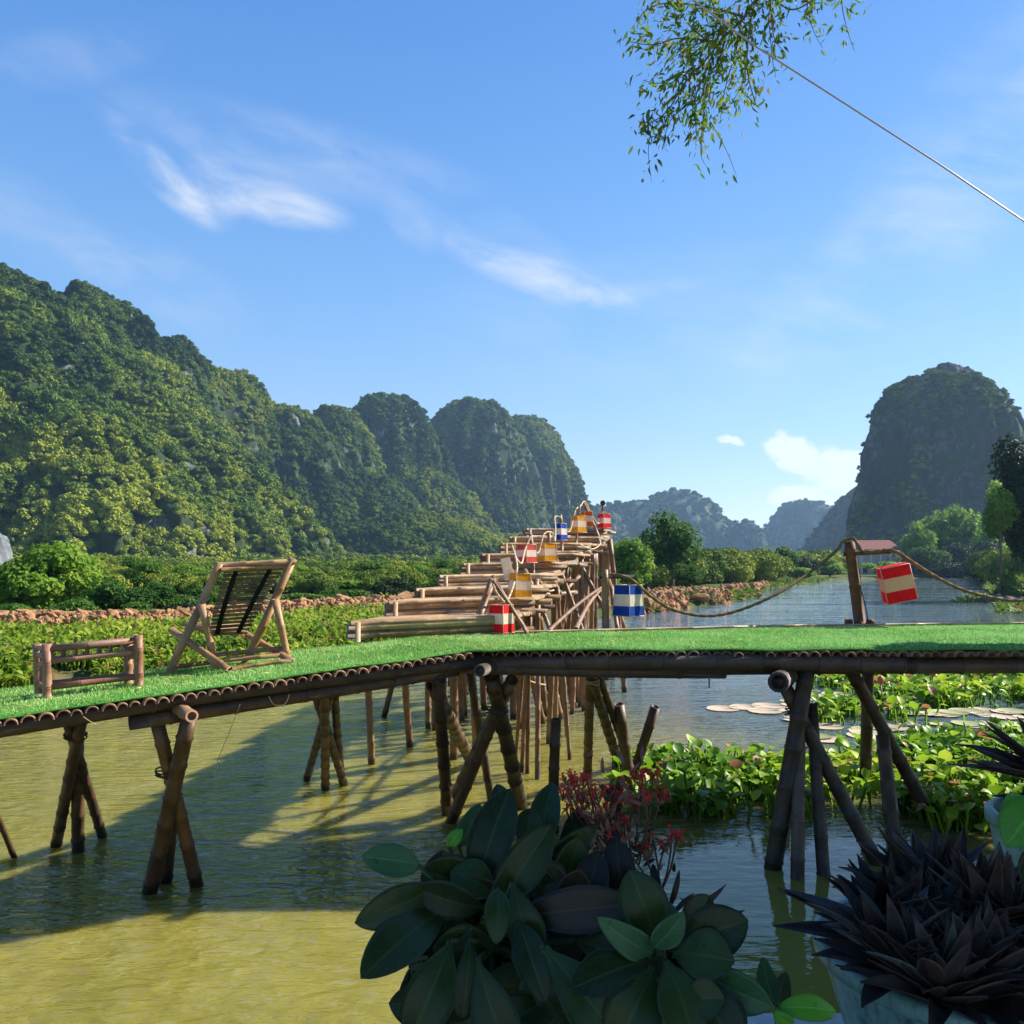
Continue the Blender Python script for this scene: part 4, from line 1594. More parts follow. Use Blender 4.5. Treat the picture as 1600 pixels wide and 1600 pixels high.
# free standing stakes
for (tp, bp, w, lab) in [((869, 1124), (867, 1300), 16, 'upright cut bamboo stake standing alone behind the broad leaves'),
                         ((967, 1100), (988, 1232), 17, 'bamboo stake leaning left, crossing another above the red flowers'),
                         ((1024, 1104), (985, 1222), 15, 'bamboo stake leaning right with a round cut top')]:
    Db = dwater(bp[1])
    a, b = at(*tp, Db - 0.25), at(*bp, Db)
    r = w / 2 / F * Db
    o = MB().culm(a, b + (b - a).normalized() * 0.35, r, r * 1.05, node=0.28).build('bamboo_stake', M_pile)
    tag(o, lab, 'stake', 'stakes in the water')

# ------------------------------------------------------------------ the stair of bamboo
stair = empty('bamboo_stair', (0.5, 12, 0), 'long bamboo stair bridge climbing away from the walkway on many thin poles', 'stair bridge')
STEPS = [  # left px, left py, D left, right px, D right
    (543, 974, 7.66, 800, 8.35), (603, 942, 8.5, 836, 9.15), (646, 922, 9.35, 852, 10.0), (684, 901, 10.2, 868, 10.9), (720, 882, 11.1, 884, 11.8),
    (752, 867, 12.1, 903, 12.8), (781, 850, 13.2, 922, 13.9), (795, 840, 14.3, 936, 15.0), (820, 827, 15.6, 950, 16.4)]
info = []
for (lpx, lpy, dl, rpx, dr) in STEPS:
    a = at(lpx, lpy, dl)
    b = Vector(((rpx - 800) / F * dr, dr, a.z + 0.02))
    info.append((a, b))
prev_z = CO.z
for i, (a, b) in enumerate(info):
    h = max(0.12, a.z - prev_z)
    r = min(0.06, h / 3.9)
    d = (b - a).normalized()
    for k in range(2):
        jit = Vector((random.uniform(-0.02, 0.02), 0, 0))
        zt = a.z - r * (1 + 1.9 * k)
        part_culm('riser_pole', Vector((a.x, a.y, zt)) + jit, Vector((b.x, b.y, zt + 0.02)) + jit * 2, r, r, M_riser, stair, node=0.40, bow=0.0, bulge=0.45)
    # end post of the riser
    part_culm('riser_post', a + d * 0.10 + Vector((0.01, -r * 1.9, 0.01)), a + d * 0.10 + Vector((0.01, -r * 1.9, -h - 0.02)), 0.024, 0.024, M_step, stair, node=0.3)
    # treads run back to the next riser
    if i + 1 < len(info):
        a2, b2 = info[i + 1]
    else:
        a2, b2 = a + (a - info[i - 1][0]) * 1.0, b + (b - info[i - 1][1]) * 1.0
    nt_ = 22
    for k in range(nt_):
        t = (k - 0.6) / nt_
        p = Vector((a.x + (a2.x - a.x) * t, a.y + (a2.y - a.y) * t, a.z - 0.002))
        q_ = Vector((b.x + (b2.x - b.x) * t, b.y + (b2.y - b.y) * t, b.z - 0.002))
        ex = d * random.uniform(-0.06, 0.04)
        part_culm('tread_pole', p + d * 0.03 - ex * 0.3, q_ + ex, 0.021, 0.021, M_step, stair, node=0.36, n=8, bow=0.001, bulge=0.5)
    prev_z = a.z
# side logs, stringers and rough stub ends on the right flank
for i in range(len(info) - 1):
    (a, b), (a2, b2) = info[i], info[i + 1]
    part_culm('stringer', b + Vector((-0.10, 0, -0.10)), b2 + Vector((-0.10, 0.2, -0.12)), 0.05, 0.05, M_old, stair)
    part_culm('stringer', a + Vector((0.15, 0.1, -0.12)), a2 + Vector((0.15, 0.2, -0.16)), 0.045, 0.045, M_old, stair)
    for k in range(3):
        t = (k + random.random()) / 3
        p = b.lerp(b2, t) + Vector((random.uniform(-0.05, 0.12), 0, random.uniform(-0.34, -0.02)))
        L_ = random.uniform(0.25, 0.6)
        part_culm('cross_log', p + Vector((-L_, random.uniform(-0.15, 0.1), random.uniform(-0.05, 0.05))), p, random.uniform(0.022, 0.040), None, random.choice([M_step, M_old, M_old]), stair, n=9, bow=0.02)
# legs: (top px, top D) -> (foot px)
SLEGS = [
    ((573, 1040), (580, 1194), 11, 9.8), ((631, 1030), (641, 1166), 11, 10.8),
    ((668, 1000), (669, 1138), 9, 12.4), ((678, 1000), (680, 1141), 9, 12.2), ((709, 1000), (709, 1186), 13, 10.2), ((716, 1000), (722, 1126), 9, 13.0), ((722, 1000), (727, 1118), 8, 13.3),
    ((752, 1000), (757, 1108), 10, 13.8), ((735, 985), (745, 1176), 12, 10.4),
    ((805, 940), (814, 1138), 11, 12.0), ((806, 945), (848, 1130), 11, 12.0), ((833, 930), (852, 1118), 10, 13.0), ((832, 915), (876, 1123), 11, 12.6), ((862, 905), (877, 1102), 9, 13.6),
    ((858, 900), (896, 1105), 10, 13.4), ((886, 890), (903, 1097), 9, 14.0), ((800, 960), (802, 1122), 10, 12.8), ((820, 950), (818, 1105), 9, 13.6), ((845, 925), (841, 1098), 9, 14.0),
    ((880, 885), (920, 1086), 9, 14.6), ((902, 875), (909, 1080), 10, 15.0), ((898, 880), (930, 1078), 10, 15.2), ((915, 868), (915, 1090), 12, 15.0), ((921, 866), (940, 1070), 10, 16.0),
    ((928, 862), (927, 1082), 13, 15.4), ((948, 848), (946, 1062), 13, 17.0), ((938, 858), (957, 1058), 9, 17.5), ((935, 860), (1001, 1058), 9, 17.8), ((955, 900), (974, 1052), 8, 18.6), ((890, 900), (862, 1092), 8, 14.6),
    ((870, 915), (905, 1088), 8, 14.6), ((925, 880), (890, 1080), 8, 15.4), ((770, 985), (790, 1112), 9, 13.4), ((945, 890), (905, 1064), 7, 17.4),
    ((780, 985), (778, 1090), 8, 14.6), ((730, 985), (728, 1085), 8, 14.8), ((690, 985), (695, 1095), 8, 14.4), ((838, 940), (858, 1078), 8, 15.6),
    ((700, 905), (704, 1072), 8, 16.5), ((760, 890), (764, 1062), 8, 17.5), ((812, 860), (816, 1058), 8, 18.0), ((640, 960), (600, 1120), 9, 12.6),
]
for k in range(16):
    i_ = random.randint(1, len(info) - 1)
    b_ = info[i_][1]
    pxt = 800 + b_.x / b_.y * F + random.uniform(-28, 6)
    pyt = HOR - (b_.z - 0.1 - CZ) / b_.y * F
    SLEGS.append(((pxt, pyt + 6), (pxt + random.uniform(-22, 26), HOR + CZ * F / (b_.y + random.uniform(-0.3, 1.2))), random.uniform(6, 9), b_.y))
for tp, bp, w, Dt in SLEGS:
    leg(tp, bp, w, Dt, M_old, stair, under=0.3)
for k, (a_, b_, D1, D2, w) in enumerate([((858, 985), (945, 915), 9.0, 13.0, 5), ((900, 983), (940, 920), 9.4, 14, 6), ((770, 900), (826, 990), 8.9, 8.4, 6), ((742, 985), (772, 905), 8.3, 8.8, 7),
                                         ((845, 960), (905, 900), 12.5, 13.5, 6), ((955, 915), (968, 1000), 14.0, 13.2, 7), ((820, 890), (860, 985), 10.8, 10.4, 7), ((868, 872), (910, 985), 12.5, 12.0, 7),
                                         ((895, 860), (948, 960), 14.0, 14.0, 7), ((830, 930), (900, 925), 11.5, 12.8, 7), ((800, 890), (795, 985), 9.6, 9.2, 8), ((838, 905), (836, 985), 10.4, 10.2, 9)]):
    MB().culm(at(*a_, D1), at(*b_, D2), w / 2 / F * (D1 + D2) / 2, None, node=0.28, n=9, bow=0.008).build('brace', M_old, stair)
string('tie_band', [at(812, 1048, 12.3), at(825, 1062, 12.2), at(840, 1068, 12.4), at(852, 1070, 12.6)], 0.012, M_ropelight, parent=stair)


for k, (px, py, D, rr_) in enumerate([(885, 905, 13.4, 0.06), (902, 890, 14.2, 0.06), (922, 878, 15.2, 0.06), (948, 862, 17.0, 0.07), (868, 925, 12.6, 0.06), (945, 935, 17.2, 0.07),
                                      (835, 940, 12.2, 0.055), (506, 1078, 7.2, 0.05)]):
    lash(px, py, D, rr_, random.choice([M_ropelight, M_cord, M_rope]), stair if D > 9 else walk)


# ------------------------------------------------------------------ posts, ropes, lanterns
def rope(p_list, r, mat, label, sag=None, group=None):
    """three strand twisted rope through the points"""
    P = [Vector(p) for p in p_list]
    out = []
    for i in range(len(P) - 1):
        p0 = P[max(i - 1, 0)]; p1 = P[i]; p2 = P[i + 1]; p3 = P[min(i + 2, len(P) - 1)]
        nseg = max(3, int((p2 - p1).length / 0.012))
        for k in range(nseg):
            t = k / nseg
            out.append(0.5 * ((2 * p1) + (-p0 + p2) * t + (2 * p0 - 5 * p1 + 4 * p2 - p3) * t * t + (-p0 + 3 * p1 - 3 * p2 + p3) * t ** 3))
    out.append(P[-1])
    nseg = 9
    vs, fs = [], []
    up = None
    s = 0
    for i, p in enumerate(out):
        d = (out[min(i + 1, len(out) - 1)] - out[max(i - 1, 0)]).normalized()
        if up is None:
            up = d.orthogonal().normalized()
        up = (up - d * up.dot(d)).normalized()
        sd = d.cross(up)
        if i:
            s += (p - out[i - 1]).length
        for k in range(nseg):
            a = 2 * PI * k / nseg
            rr_ = r * (1 + 0.20 * math.cos(3 * (a - s * 0.30 / r)))
            vs.append(p + (up * math.cos(a) + sd * math.sin(a)) * rr_)
    for i in range(len(out) - 1):
        for k in range(nseg):
            k2 = (k + 1) % nseg
            fs.append((i * nseg + k, i * nseg + k2, (i + 1) * nseg + k2, (i + 1) * nseg + k))
    o = MB().add(vs, fs).build('rope', mat)
    return tag(o, label, 'rope', group)


def lantern(px, py, D, wpx, hpx, cloth, label, rz=0.6, tilt=(0, 0), mid=M_cream, rim=M_ropelight, taper=0.86, cord=0.1):
    """px,py is the middle of the top face"""
    w, h = wpx / F * D, hpx / F * D
    top = at(px, py, D)
    root = empty('lantern', top, label, 'lantern', 'cloth lanterns on the ropes')
    root.rotation_euler = (tilt[0], tilt[1], rz)
    Rm = root.rotation_euler.to_matrix()
    zs = [0, -h * 0.30, -h * 0.68, -h]

    def half(z):
        t = -z / h
        return w / 2 * (taper + (1 - taper) * t)
    for k, mt in enumerate((cloth, mid, cloth)):
        mb = MB()
        vs, fs = [], []
        for ring, z in enumerate((zs[k], zs[k + 1])):
            hw = half(z)
            for x, y in ((-1, -1), (1, -1), (1, 1), (-1, 1)):
                for sub in range(6):
                    nx, ny = {(-1, -1): (1, -1), (1, -1): (1, 1), (1, 1): (-1, 1), (-1, 1): (-1, -1)}[(x, y)]
                    t = sub / 6
                    bul = 0.02 * w * math.sin(PI * t) * (1 if k == 1 else 0.6)
                    px_, py_ = x + (nx - x) * t, y + (ny - y) * t
                    l = 1 - bul / w * 2
                    vs.append((px_ * hw * l, py_ * hw * l, z))
        nn = 24
        for s_ in range(nn):
            s2 = (s_ + 1) % nn
            fs.append((s_, nn + s_, nn + s2, s2))
        mb.add(vs, fs)
        if k == 0:
            hw = half(0) * 0.98
            mb.add([(-hw, -hw, 0), (hw, -hw, 0), (hw, hw, 0), (-hw, hw, 0)], [(0, 1, 2, 3)])
        if k == 2:
            hw = half(-h) * 0.98
            mb.add([(-hw, -hw, -h), (hw, -hw, -h), (hw, hw, -h), (-hw, hw, -h)], [(3, 2, 1, 0)])
        o = link('cloth_band', mb.mesh('cloth_band', False), mt, root, False)
    fr = MB()
    rr_ = w * 0.018
    for z in (0, -h):
        hw = half(z)
        c = [Vector((x * hw, y * hw, z)) for x, y in ((-1, -1), (1, -1), (1, 1), (-1, 1))]
        for j in range(4):
            fr.tube([c[j], c[(j + 1) % 4]], rr_, 6)
    for x, y in ((-1, -1), (1, -1), (1, 1), (-1, 1)):
        fr.tube([(x * half(0), y * half(0), 0.0), (x * half(-h), y * half(-h), -h)], rr_, 6)
    link('frame', fr.mesh('frame'), rim, root, False)
    inv = Rm.inverted()
    cd = MB()
    upw = inv @ Vector((0, 0, cord))
    for x, y in ((-1, -1), (1, 1)):
        cd.tube([(x * half(0), y * half(0), 0), tuple(upw)], w * 0.012, 5)
    link('hanging_cord', cd.mesh('hanging_cord'), M_cord, root, False)
    return root


# big rope post in the front right
post = empty('rope_post', deck_hit(1344, 976), 'dark wooden rope post with a short arm, standing on the far edge of the turf', 'post')
pb = deck_hit(1344, 976)
pt = at(1327, 846, pb.y)
MB().culm(pb, pt, 0.066, 0.058, node=0.5, bow=0.004, n=12).build('pole', M_wood, post)
MB().culm(at(1318, 866, pb.y + 0.02), at(1392, 862, pb.y - 0.15), 0.026, 0.024, node=0.3, n=8).build('arm', M_wood, post)
for dx in (-18, 16):
    b = deck_hit(1344 + dx, 976)
    MB().box(b + Vector((0, 0, 0.03)), (0.07, 0.07, 0.06)).build('foot_block', M_wood, post)
string('electric_wire', [at(1337, 876, pb.y - 0.1), at(1342, 910, pb.y - 0.12), at(1352, 945, pb.y - 0.14), at(1357, 975, pb.y - 0.15)], 0.006, M_cord, parent=post)
string('electric_wire', [at(1340, 880, pb.y - 0.1), at(1345, 905, pb.y - 0.12), at(1345, 945, pb.y - 0.14), at(1340, 972, pb.y - 0.15)], 0.004, M_cord, parent=post)
Dp = pb.y
rope([at(942, 902, 9.0), at(960, 898, 8.9), at(985, 905, 8.9), at(1015, 930, 8.95), at(1050, 952, 9.0), at(1100, 962, 9.1), at(1150, 955, 9.2), at(1210, 930, 9.3), at(1265, 895, Dp - 0.05),
      at(1305, 862, Dp), at(1318, 846, Dp - 0.05), at(1332, 841, Dp - 0.07), at(1340, 850, Dp - 0.1), at(1348, 861, Dp - 0.12), at(1365, 862, Dp - 0.13), at(1392, 860, Dp - 0.15)],
     0.017, M_rope, 'twisted rope sagging from the blue lantern to the wooden post')
rope([at(1380, 859, Dp - 0.18), at(1400, 862, Dp - 0.18), at(1425, 878, Dp - 0.15), at(1460, 900, Dp - 0.05), at(1500, 920, Dp), at(1550, 934, Dp + 0.05), at(1600, 938, Dp + 0.1), at(1680, 925, Dp + 0.15)],
     0.019, M_rope, 'twisted rope running from the post arm down to the right edge')
lantern(1394, 884, Dp - 0.16, 43, 56, M_red, 'large tilted red and cream lantern hanging from the arm of the rope post', rz=-0.27, tilt=(0.05, -0.22), mid=simple('peach_cloth', (0.72, 0.45, 0.30), 0.8, 0.1, 0.05, 60, transl=0.2), rim=M_rim, cord=0.13, taper=0.98)

# post carrying the blue lantern, at the far edge of the turf by the stair
pb2 = deck_hit(947, 984)
p2 = empty('rope_post', pb2, 'bare bamboo rope post beside the stair, holding the blue lantern', 'post')
MB().culm(pb2, at(945, 890, pb2.y), 0.04, 0.036, node=0.3, n=10).build('pole', M_old, p2)
MB().culm(at(938, 902, pb2.y), at(990, 900, pb2.y + 0.1), 0.018, 0.016, node=0.3, n=8).build('arm', M_pile, p2)
lantern(982, 914, pb2.y + 0.12, 35, 48, M_blue, 'blue and cream lantern low over the river, right of the stair', rz=0.72, mid=M_cream, cord=0.09)

# lanterns up the stair: px, py(top), D, w, h, cloth, label, post foot
LAN = [
    (783, 945, 8.3, 31, 43, M_red, M_cream, 'bright red and cream lantern at the foot of the stair', 0.95, (0, 0)),
    (813, 896, 9.2, 28, 38, M_yellow, M_cream, 'lowest yellow and cream lantern, above the bright red one', 0.45, (0, 0.04)),
    (823, 851, 11.2, 24, 28, M_pink, M_cream, 'faded red and cream lantern left of a yellow one in mid stair', 0.75, (0, 0)),
    (855, 849, 11.6, 24, 28, M_yellow, M_cream, 'yellow and cream lantern in mid stair, right of the faded red one', 0.5, (0, 0)),
    (875, 818, 13.2, 17, 26, M_blue, M_cream, 'small blue and white lantern high on the stair', 0.9, (0, 0)),
    (904, 806, 14.2, 19, 26, M_yellow, M_cream, 'uppermost yellow and cream lantern near the stair top', 0.6, (0, 0)),
    (917, 799, 15.0, 15, 24, M_orange, M_cream, 'orange lantern half hidden behind the uppermost yellow one', 0.3, (0, 0)),
    (944, 803, 16.2, 16, 22, M_red, M_cream, 'small red and cream lantern at the very top of the stair, farthest right', 0.6, (0, 0)),
]
tops = []
for k, (px, py, D, w, h, cl, md, lab, rz, tl) in enumerate(LAN):
    lantern(px, py, D, w, h, cl, lab, rz=rz, tilt=tl, mid=md, cord=0.12)
    tops.append(at(px + 2, py - 12, D))
MB_ = MB()
cw = 14 / F * 9.3
o = MB().box(at(793, 889, 9.3), (0.11, 0.012, 0.25), Matrix.Rotation(-0.22, 3, 'Y')).build('cream_panel', M_cream, smooth=False)
tag(o, 'plain cream cloth panel hanging beside the lowest yellow lantern', 'panel')
# posts along the right flank
PST = [
    ((768, 904), (738, 985), 8.6, 8, 'left leg of the leaning pole pair behind the bright red lantern'),
    ((770, 906), (824, 990), 8.25, 6, 'pole slanting down over the bright red lantern to the turf'),
    ((806, 872), (798, 940), 9.6, 8, 'dark post behind the cream panel'),
    ((829, 834), (833, 895), 11.3, 6, 'post holding the faded red lantern'),
    ((858, 832), (859, 890), 11.7, 6, 'post holding the middle yellow lantern'),
    ((876, 804), (878, 860), 13.3, 5, 'post holding the small blue lantern'),
    ((912, 786), (936, 840), 15.0, 5, 'longest slanting pole at the stair top'),
    ((906, 788), (900, 850), 14.3, 4, 'post holding the uppermost yellow lantern'),
    ((942, 785), (942, 845), 16.3, 4, 'post with a dark knob at the stair top, farthest right'),
]
for tp, bp, D, w, lab in PST:
    r = w / 2 / F * D
    o = MB().culm(at(*bp, D + 0.05), at(*tp, D), r, r * 0.9, node=0.25, n=9, bow=0.02).build('bamboo_post', M_old)
    tag(o, lab, 'post', 'posts along the stair')
k_ = at(942, 786, 16.3)
bm_ = MB().add([tuple(k_ + Vector(v) * 0.055) for v in ICO_V], [tuple(f) for f in ICO_F])
o = bm_.build('knob', M_cord)
tag(o, 'dark knob on the farthest post at the stair top', 'knob')
RP = [
    ([at(768, 905, 8.5), at(775, 925, 8.5), at(790, 940, 8.7), at(802, 915, 9.0), at(808, 885, 9.4), at(800, 852, 9.8)], 'pale rope from the leaning pair up past the cream panel'),
    ([at(803, 851, 9.9), at(806, 870, 10.1), at(815, 880, 10.5), at(820, 860, 11.0), at(829, 838, 11.2)], 'pale rope looping over the faded red lantern'),
    ([at(829, 838, 11.2), at(835, 860, 11.3), at(842, 862, 11.4), at(850, 835, 11.6), at(862, 832, 11.8), at(867, 845, 12.2), at(868, 825, 12.8), at(867, 808, 13.1), at(876, 808, 13.2)], 'pale rope between the middle yellow and the small blue lantern'),
    ([at(876, 808, 13.2), at(882, 825, 13.5), at(890, 830, 13.8), at(896, 810, 14.1), at(900, 796, 14.3), at(908, 790, 14.6)], 'pale rope from the blue lantern to the uppermost yellow one'),
    ([at(908, 790, 14.6), at(914, 784, 15.0), at(925, 805, 15.5), at(935, 818, 16), at(942, 800, 16.2)], 'pale rope at the top of the stair'),
    ([at(936, 842, 15), at(938, 850, 14.5), at(925, 858, 14), at(905, 850, 13.5)], 'short rope hanging under the topmost steps'),
    ([at(842, 905, 10.5), at(855, 922, 10.5), at(868, 920, 11), at(873, 905, 11.5)], 'short rope loop below the mid stair'),
]
for pts, lab in RP:
    rope(pts, 0.011, M_ropelight, lab, group='ropes along the stair')

# ------------------------------------------------------------------ deck chair
fl = deck_hit(264, 1052); fr_ = deck_hit(383, 1036); rl = deck_hit(337, 1046); rr = deck_hit(450, 1034)
chair = empty('deck_chair', deck_hit(355, 1045), 'bamboo deck chair with a slatted sling seat, seen from behind', 'deck chair')
Dl, Dr = rl.y, rr.y
TL, TR = at(344, 880, Dl + 0.02), at(458, 873, Dr)
ML, MR = at(313, 948, Dl), at(428, 940, Dr)


def cpart(name, pts, r, mat=M_chair, parent=chair, node=0.22, r1=None):
    mb = MB()
    for i in range(len(pts) - 1):
        mb.culm(pts[i], pts[i + 1], r, r1 or r, node=node, bow=0.004, n=10)
    return mb.build(name, mat, parent)


R1 = 0.032
cpart('long_rail', [fl, ML, TL], R1, node=0.3)
cpart('long_rail', [fr_, MR, TR], R1, node=0.3)
cpart('rear_leg', [rl, at(315, 944, Dl - 0.07)], 0.030)
cpart('rear_leg', [rr, at(430, 936, Dr - 0.07)], 0.030)
kl, kr = deck_hit(358, 1051), deck_hit(456, 1037)
sl0, sr0 = at(268, 984, fl.y + 0.12), at(386, 992, fr_.y + 0.12)
cpart('seat_rail', [kl + Vector((0, 0, 0.02)), sl0], 0.028)
cpart('seat_rail', [kr + Vector((0, 0, 0.02)), sr0], 0.028)
cpart('top_bar', [TL + Vector((-0.02, 0, -0.015)), TR + Vector((0.02, 0, -0.02))], 0.022)
cpart('top_bar', [at(346, 890, Dl), at(452, 884, Dr)], 0.018)
cpart('cross_bar', [at(336, 1023, Dl - 0.02), at(444, 1012, Dr - 0.02)], 0.018)
cpart('cross_bar', [at(338, 1033, Dl - 0.05), at(447, 1023, Dr - 0.05)], 0.018)
cpart('cross_bar', [kl + Vector((0.02, 0, 0.03)), kr + Vector((0, 0, 0.03))], 0.016)
cpart('cross_bar', [fl + Vector((0, 0, 0.045)), fr_ + Vector((0, 0, 0.045))], 0.018)
for t in (0.3, 0.55, 0.8):
    a, b = at(336, 1023, Dl - 0.03).lerp(at(444, 1012, Dr - 0.03), t), at(338, 1033, Dl - 0.04).lerp(at(447, 1023, Dr - 0.04), t)
    cpart('spindle', [a, b], 0.010)
# slats of the sling: back then seat
B0L, B0R = at(352, 893, Dl + 0.05), at(440, 889, Dr - 0.02)
B1L, B1R = at(329, 992, Dl + 0.22), at(384, 988, Dr + 0.02)
ns_ = 17
sl_me = None
for k in range(ns_):
    t = k / (ns_ - 1)
    sag = math.sin(PI * t) * 0.07
    a = B0L.lerp(B1L, t) + Vector((sag * 0.2, -sag, -0.0))
    b = B0R.lerp(B1R, t) + Vector((sag * 0.2, -sag, -0.0))
    nrm = (b - a).normalized()
    mb = MB()
    mb.culm(a - nrm * 0.01, b + nrm * 0.015, 0.0125, None, node=0.28, n=8, bow=0.004, hollow=False)
    mb.build('slat', M_slat, chair)
S1L, S1R = at(300, 982, Dl + 0.35), at(385, 978, Dr + 0.2)
for k in range(7):
    t = (k + 1) / 7
    a = B1L.lerp(at(282, 976, fl.y + 0.25), t)
    b = B1R.lerp(at(372, 974, fr_.y + 0.25), t)
    MB().culm(a, b, 0.0125, None, node=0.28, n=8, hollow=False).build('slat', M_chair, chair)
for f in (0.20, 0.80):
    pts = []
    for k in range(ns_):
        t = k / (ns_ - 1)
        sag = math.sin(PI * t) * 0.07
        a = B0L.lerp(B1L, t) + Vector((sag * 0.2, -sag, 0))
        b = B0R.lerp(B1R, t) + Vector((sag * 0.2, -sag, 0))
        pts.append(a.lerp(b, f) + Vector((0, -0.017, 0)))
    mb = MB()
    vs = []
    for p in pts:
        vs += [p + Vector((-0.019, -0.002, 0)), p + Vector((0.019, -0.002, 0)), p + Vector((0.019, 0.004, 0)), p + Vector((-0.019, 0.004, 0))]
    fs = []
    for i in range(len(pts) - 1):
        for j in range(4):
            j2 = (j + 1) % 4
            fs.append((i * 4 + j, i * 4 + j2, i * 4 + 4 + j2, i * 4 + 4 + j))
    mb.add(vs, fs).build('strap', M_strap, chair)

# ------------------------------------------------------------------ small bamboo bench
bench = empty('bench', deck_hit(140, 1080), 'small dark bamboo bench frame on the left end of the turf', 'bench')
l1, l2, l3, l4 = deck_hit(74, 1091), deck_hit(217, 1073), deck_hit(59, 1086) + Vector((0, 0.02, 0)), deck_hit(201, 1070)


def bleg(b, px, py):
    t = at(px, py, b.y)
    MB().culm(b, t, 0.031, 0.031, node=0.2, n=12, bow=0.003).build('leg', M_bench, bench)
    return t


t1, t2, t3, t4 = bleg(l1, 73, 1006), bleg(l2, 216, 992), bleg(l3, 58, 1006), bleg(l4, 200, 998)


def bbar(a, b, r=0.020, name='rail'):
    MB().culm(a, b, r, r, node=0.3, n=10, bow=0.003, hollow=False).build(name, M_bench, bench)


def up(v, z): return v + Vector((0, 0, z))


hb = (t1 - l1).z
for (a, b, ta, tb) in ((l1, l2, t1, t2), (l3, l4, t3, t4)):
    for f, r in ((0.90, 0.024), (0.68, 0.020), (0.20, 0.022)):
        bbar(a.lerp(ta, f), b.lerp(tb, f), r)
    for k in range(6):
        t = 0.16 + k * 0.13
        bbar(a.lerp(ta, 0.90).lerp(b.lerp(tb, 0.90), t), a.lerp(ta, 0.68).lerp(b.lerp(tb, 0.68), t), 0.010, 'spindle')
for (a, b, ta, tb) in ((l1, l3, t1, t3), (l2, l4, t2, t4)):
    for f in (0.92, 0.78, 0.6, 0.2):
        bbar(a.lerp(ta, f), b.lerp(tb, f), 0.018)


# ------------------------------------------------------------------ cable and hanging branch, trees outside the frame that shade the foreground
o = MB().tube([at(-600, -1290, 5.0), at(1045, -28, 4.6), at(1180, 72, 4.6), at(1330, 168, 4.7), at(1470, 258, 4.8), at(1660, 386, 5.0), Vector((9.2, 7.2, 2.1))], 0.005, 8).build('cable', M_cable)
tag(o, 'grey cable slanting across the upper right of the sky', 'cable')

shade = empty('willow_tree', (6.6, 2.6, 0.3), 'slender leaved branch hanging into the top right corner', 'tree')
tb = MB()
tb.tube([(6.6, 2.6, -0.5), (6.7, 2.6, 2.2), (6.4, 2.9, 4.5), (5.2, 3.8, 6.6), (3.6, 4.8, 7.3), (2.4, 5.0, 6.9)], [0.28, 0.22, 0.17, 0.11, 0.06, 0.03], 10)
tb.build('trunk', M_bark, shade)
B0 = Vector((2.4, 5.0, 6.9))
br = MB()


def spline(pts, n=6):
    P = [Vector(p) for p in pts]
    out = []
    for i in range(len(P) - 1):
        p0 = P[max(i - 1, 0)]; p1 = P[i]; p2 = P[i + 1]; p3 = P[min(i + 2, len(P) - 1)]
        for k in range(n):
            t = k / n
            out.append(0.5 * ((2 * p1) + (-p0 + p2) * t + (2 * p0 - 5 * p1 + 4 * p2 - p3) * t * t + (-p0 + 3 * p1 - 3 * p2 + p3) * t ** 3))
    out.append(P[-1])
    return out


twig_pts = []


def twig(pts, r, leafy=True, dens=1.0, t0=0.0):
    sp = spline(pts, 8)
    br.tube(sp, [r * (1 - 0.75 * i / (len(sp) - 1)) for i in range(len(sp))], 6)
    if leafy:
        for i in range(len(sp) - 1):
            if i / len(sp) < t0:
                continue
            L_ = (sp[i + 1] - sp[i]).length
            for k in range(int(L_ / 0.0048 * dens + random.random())):
                twig_pts.append((sp[i].lerp(sp[i + 1], random.random()), (sp[i + 1] - sp[i]).normalized()))


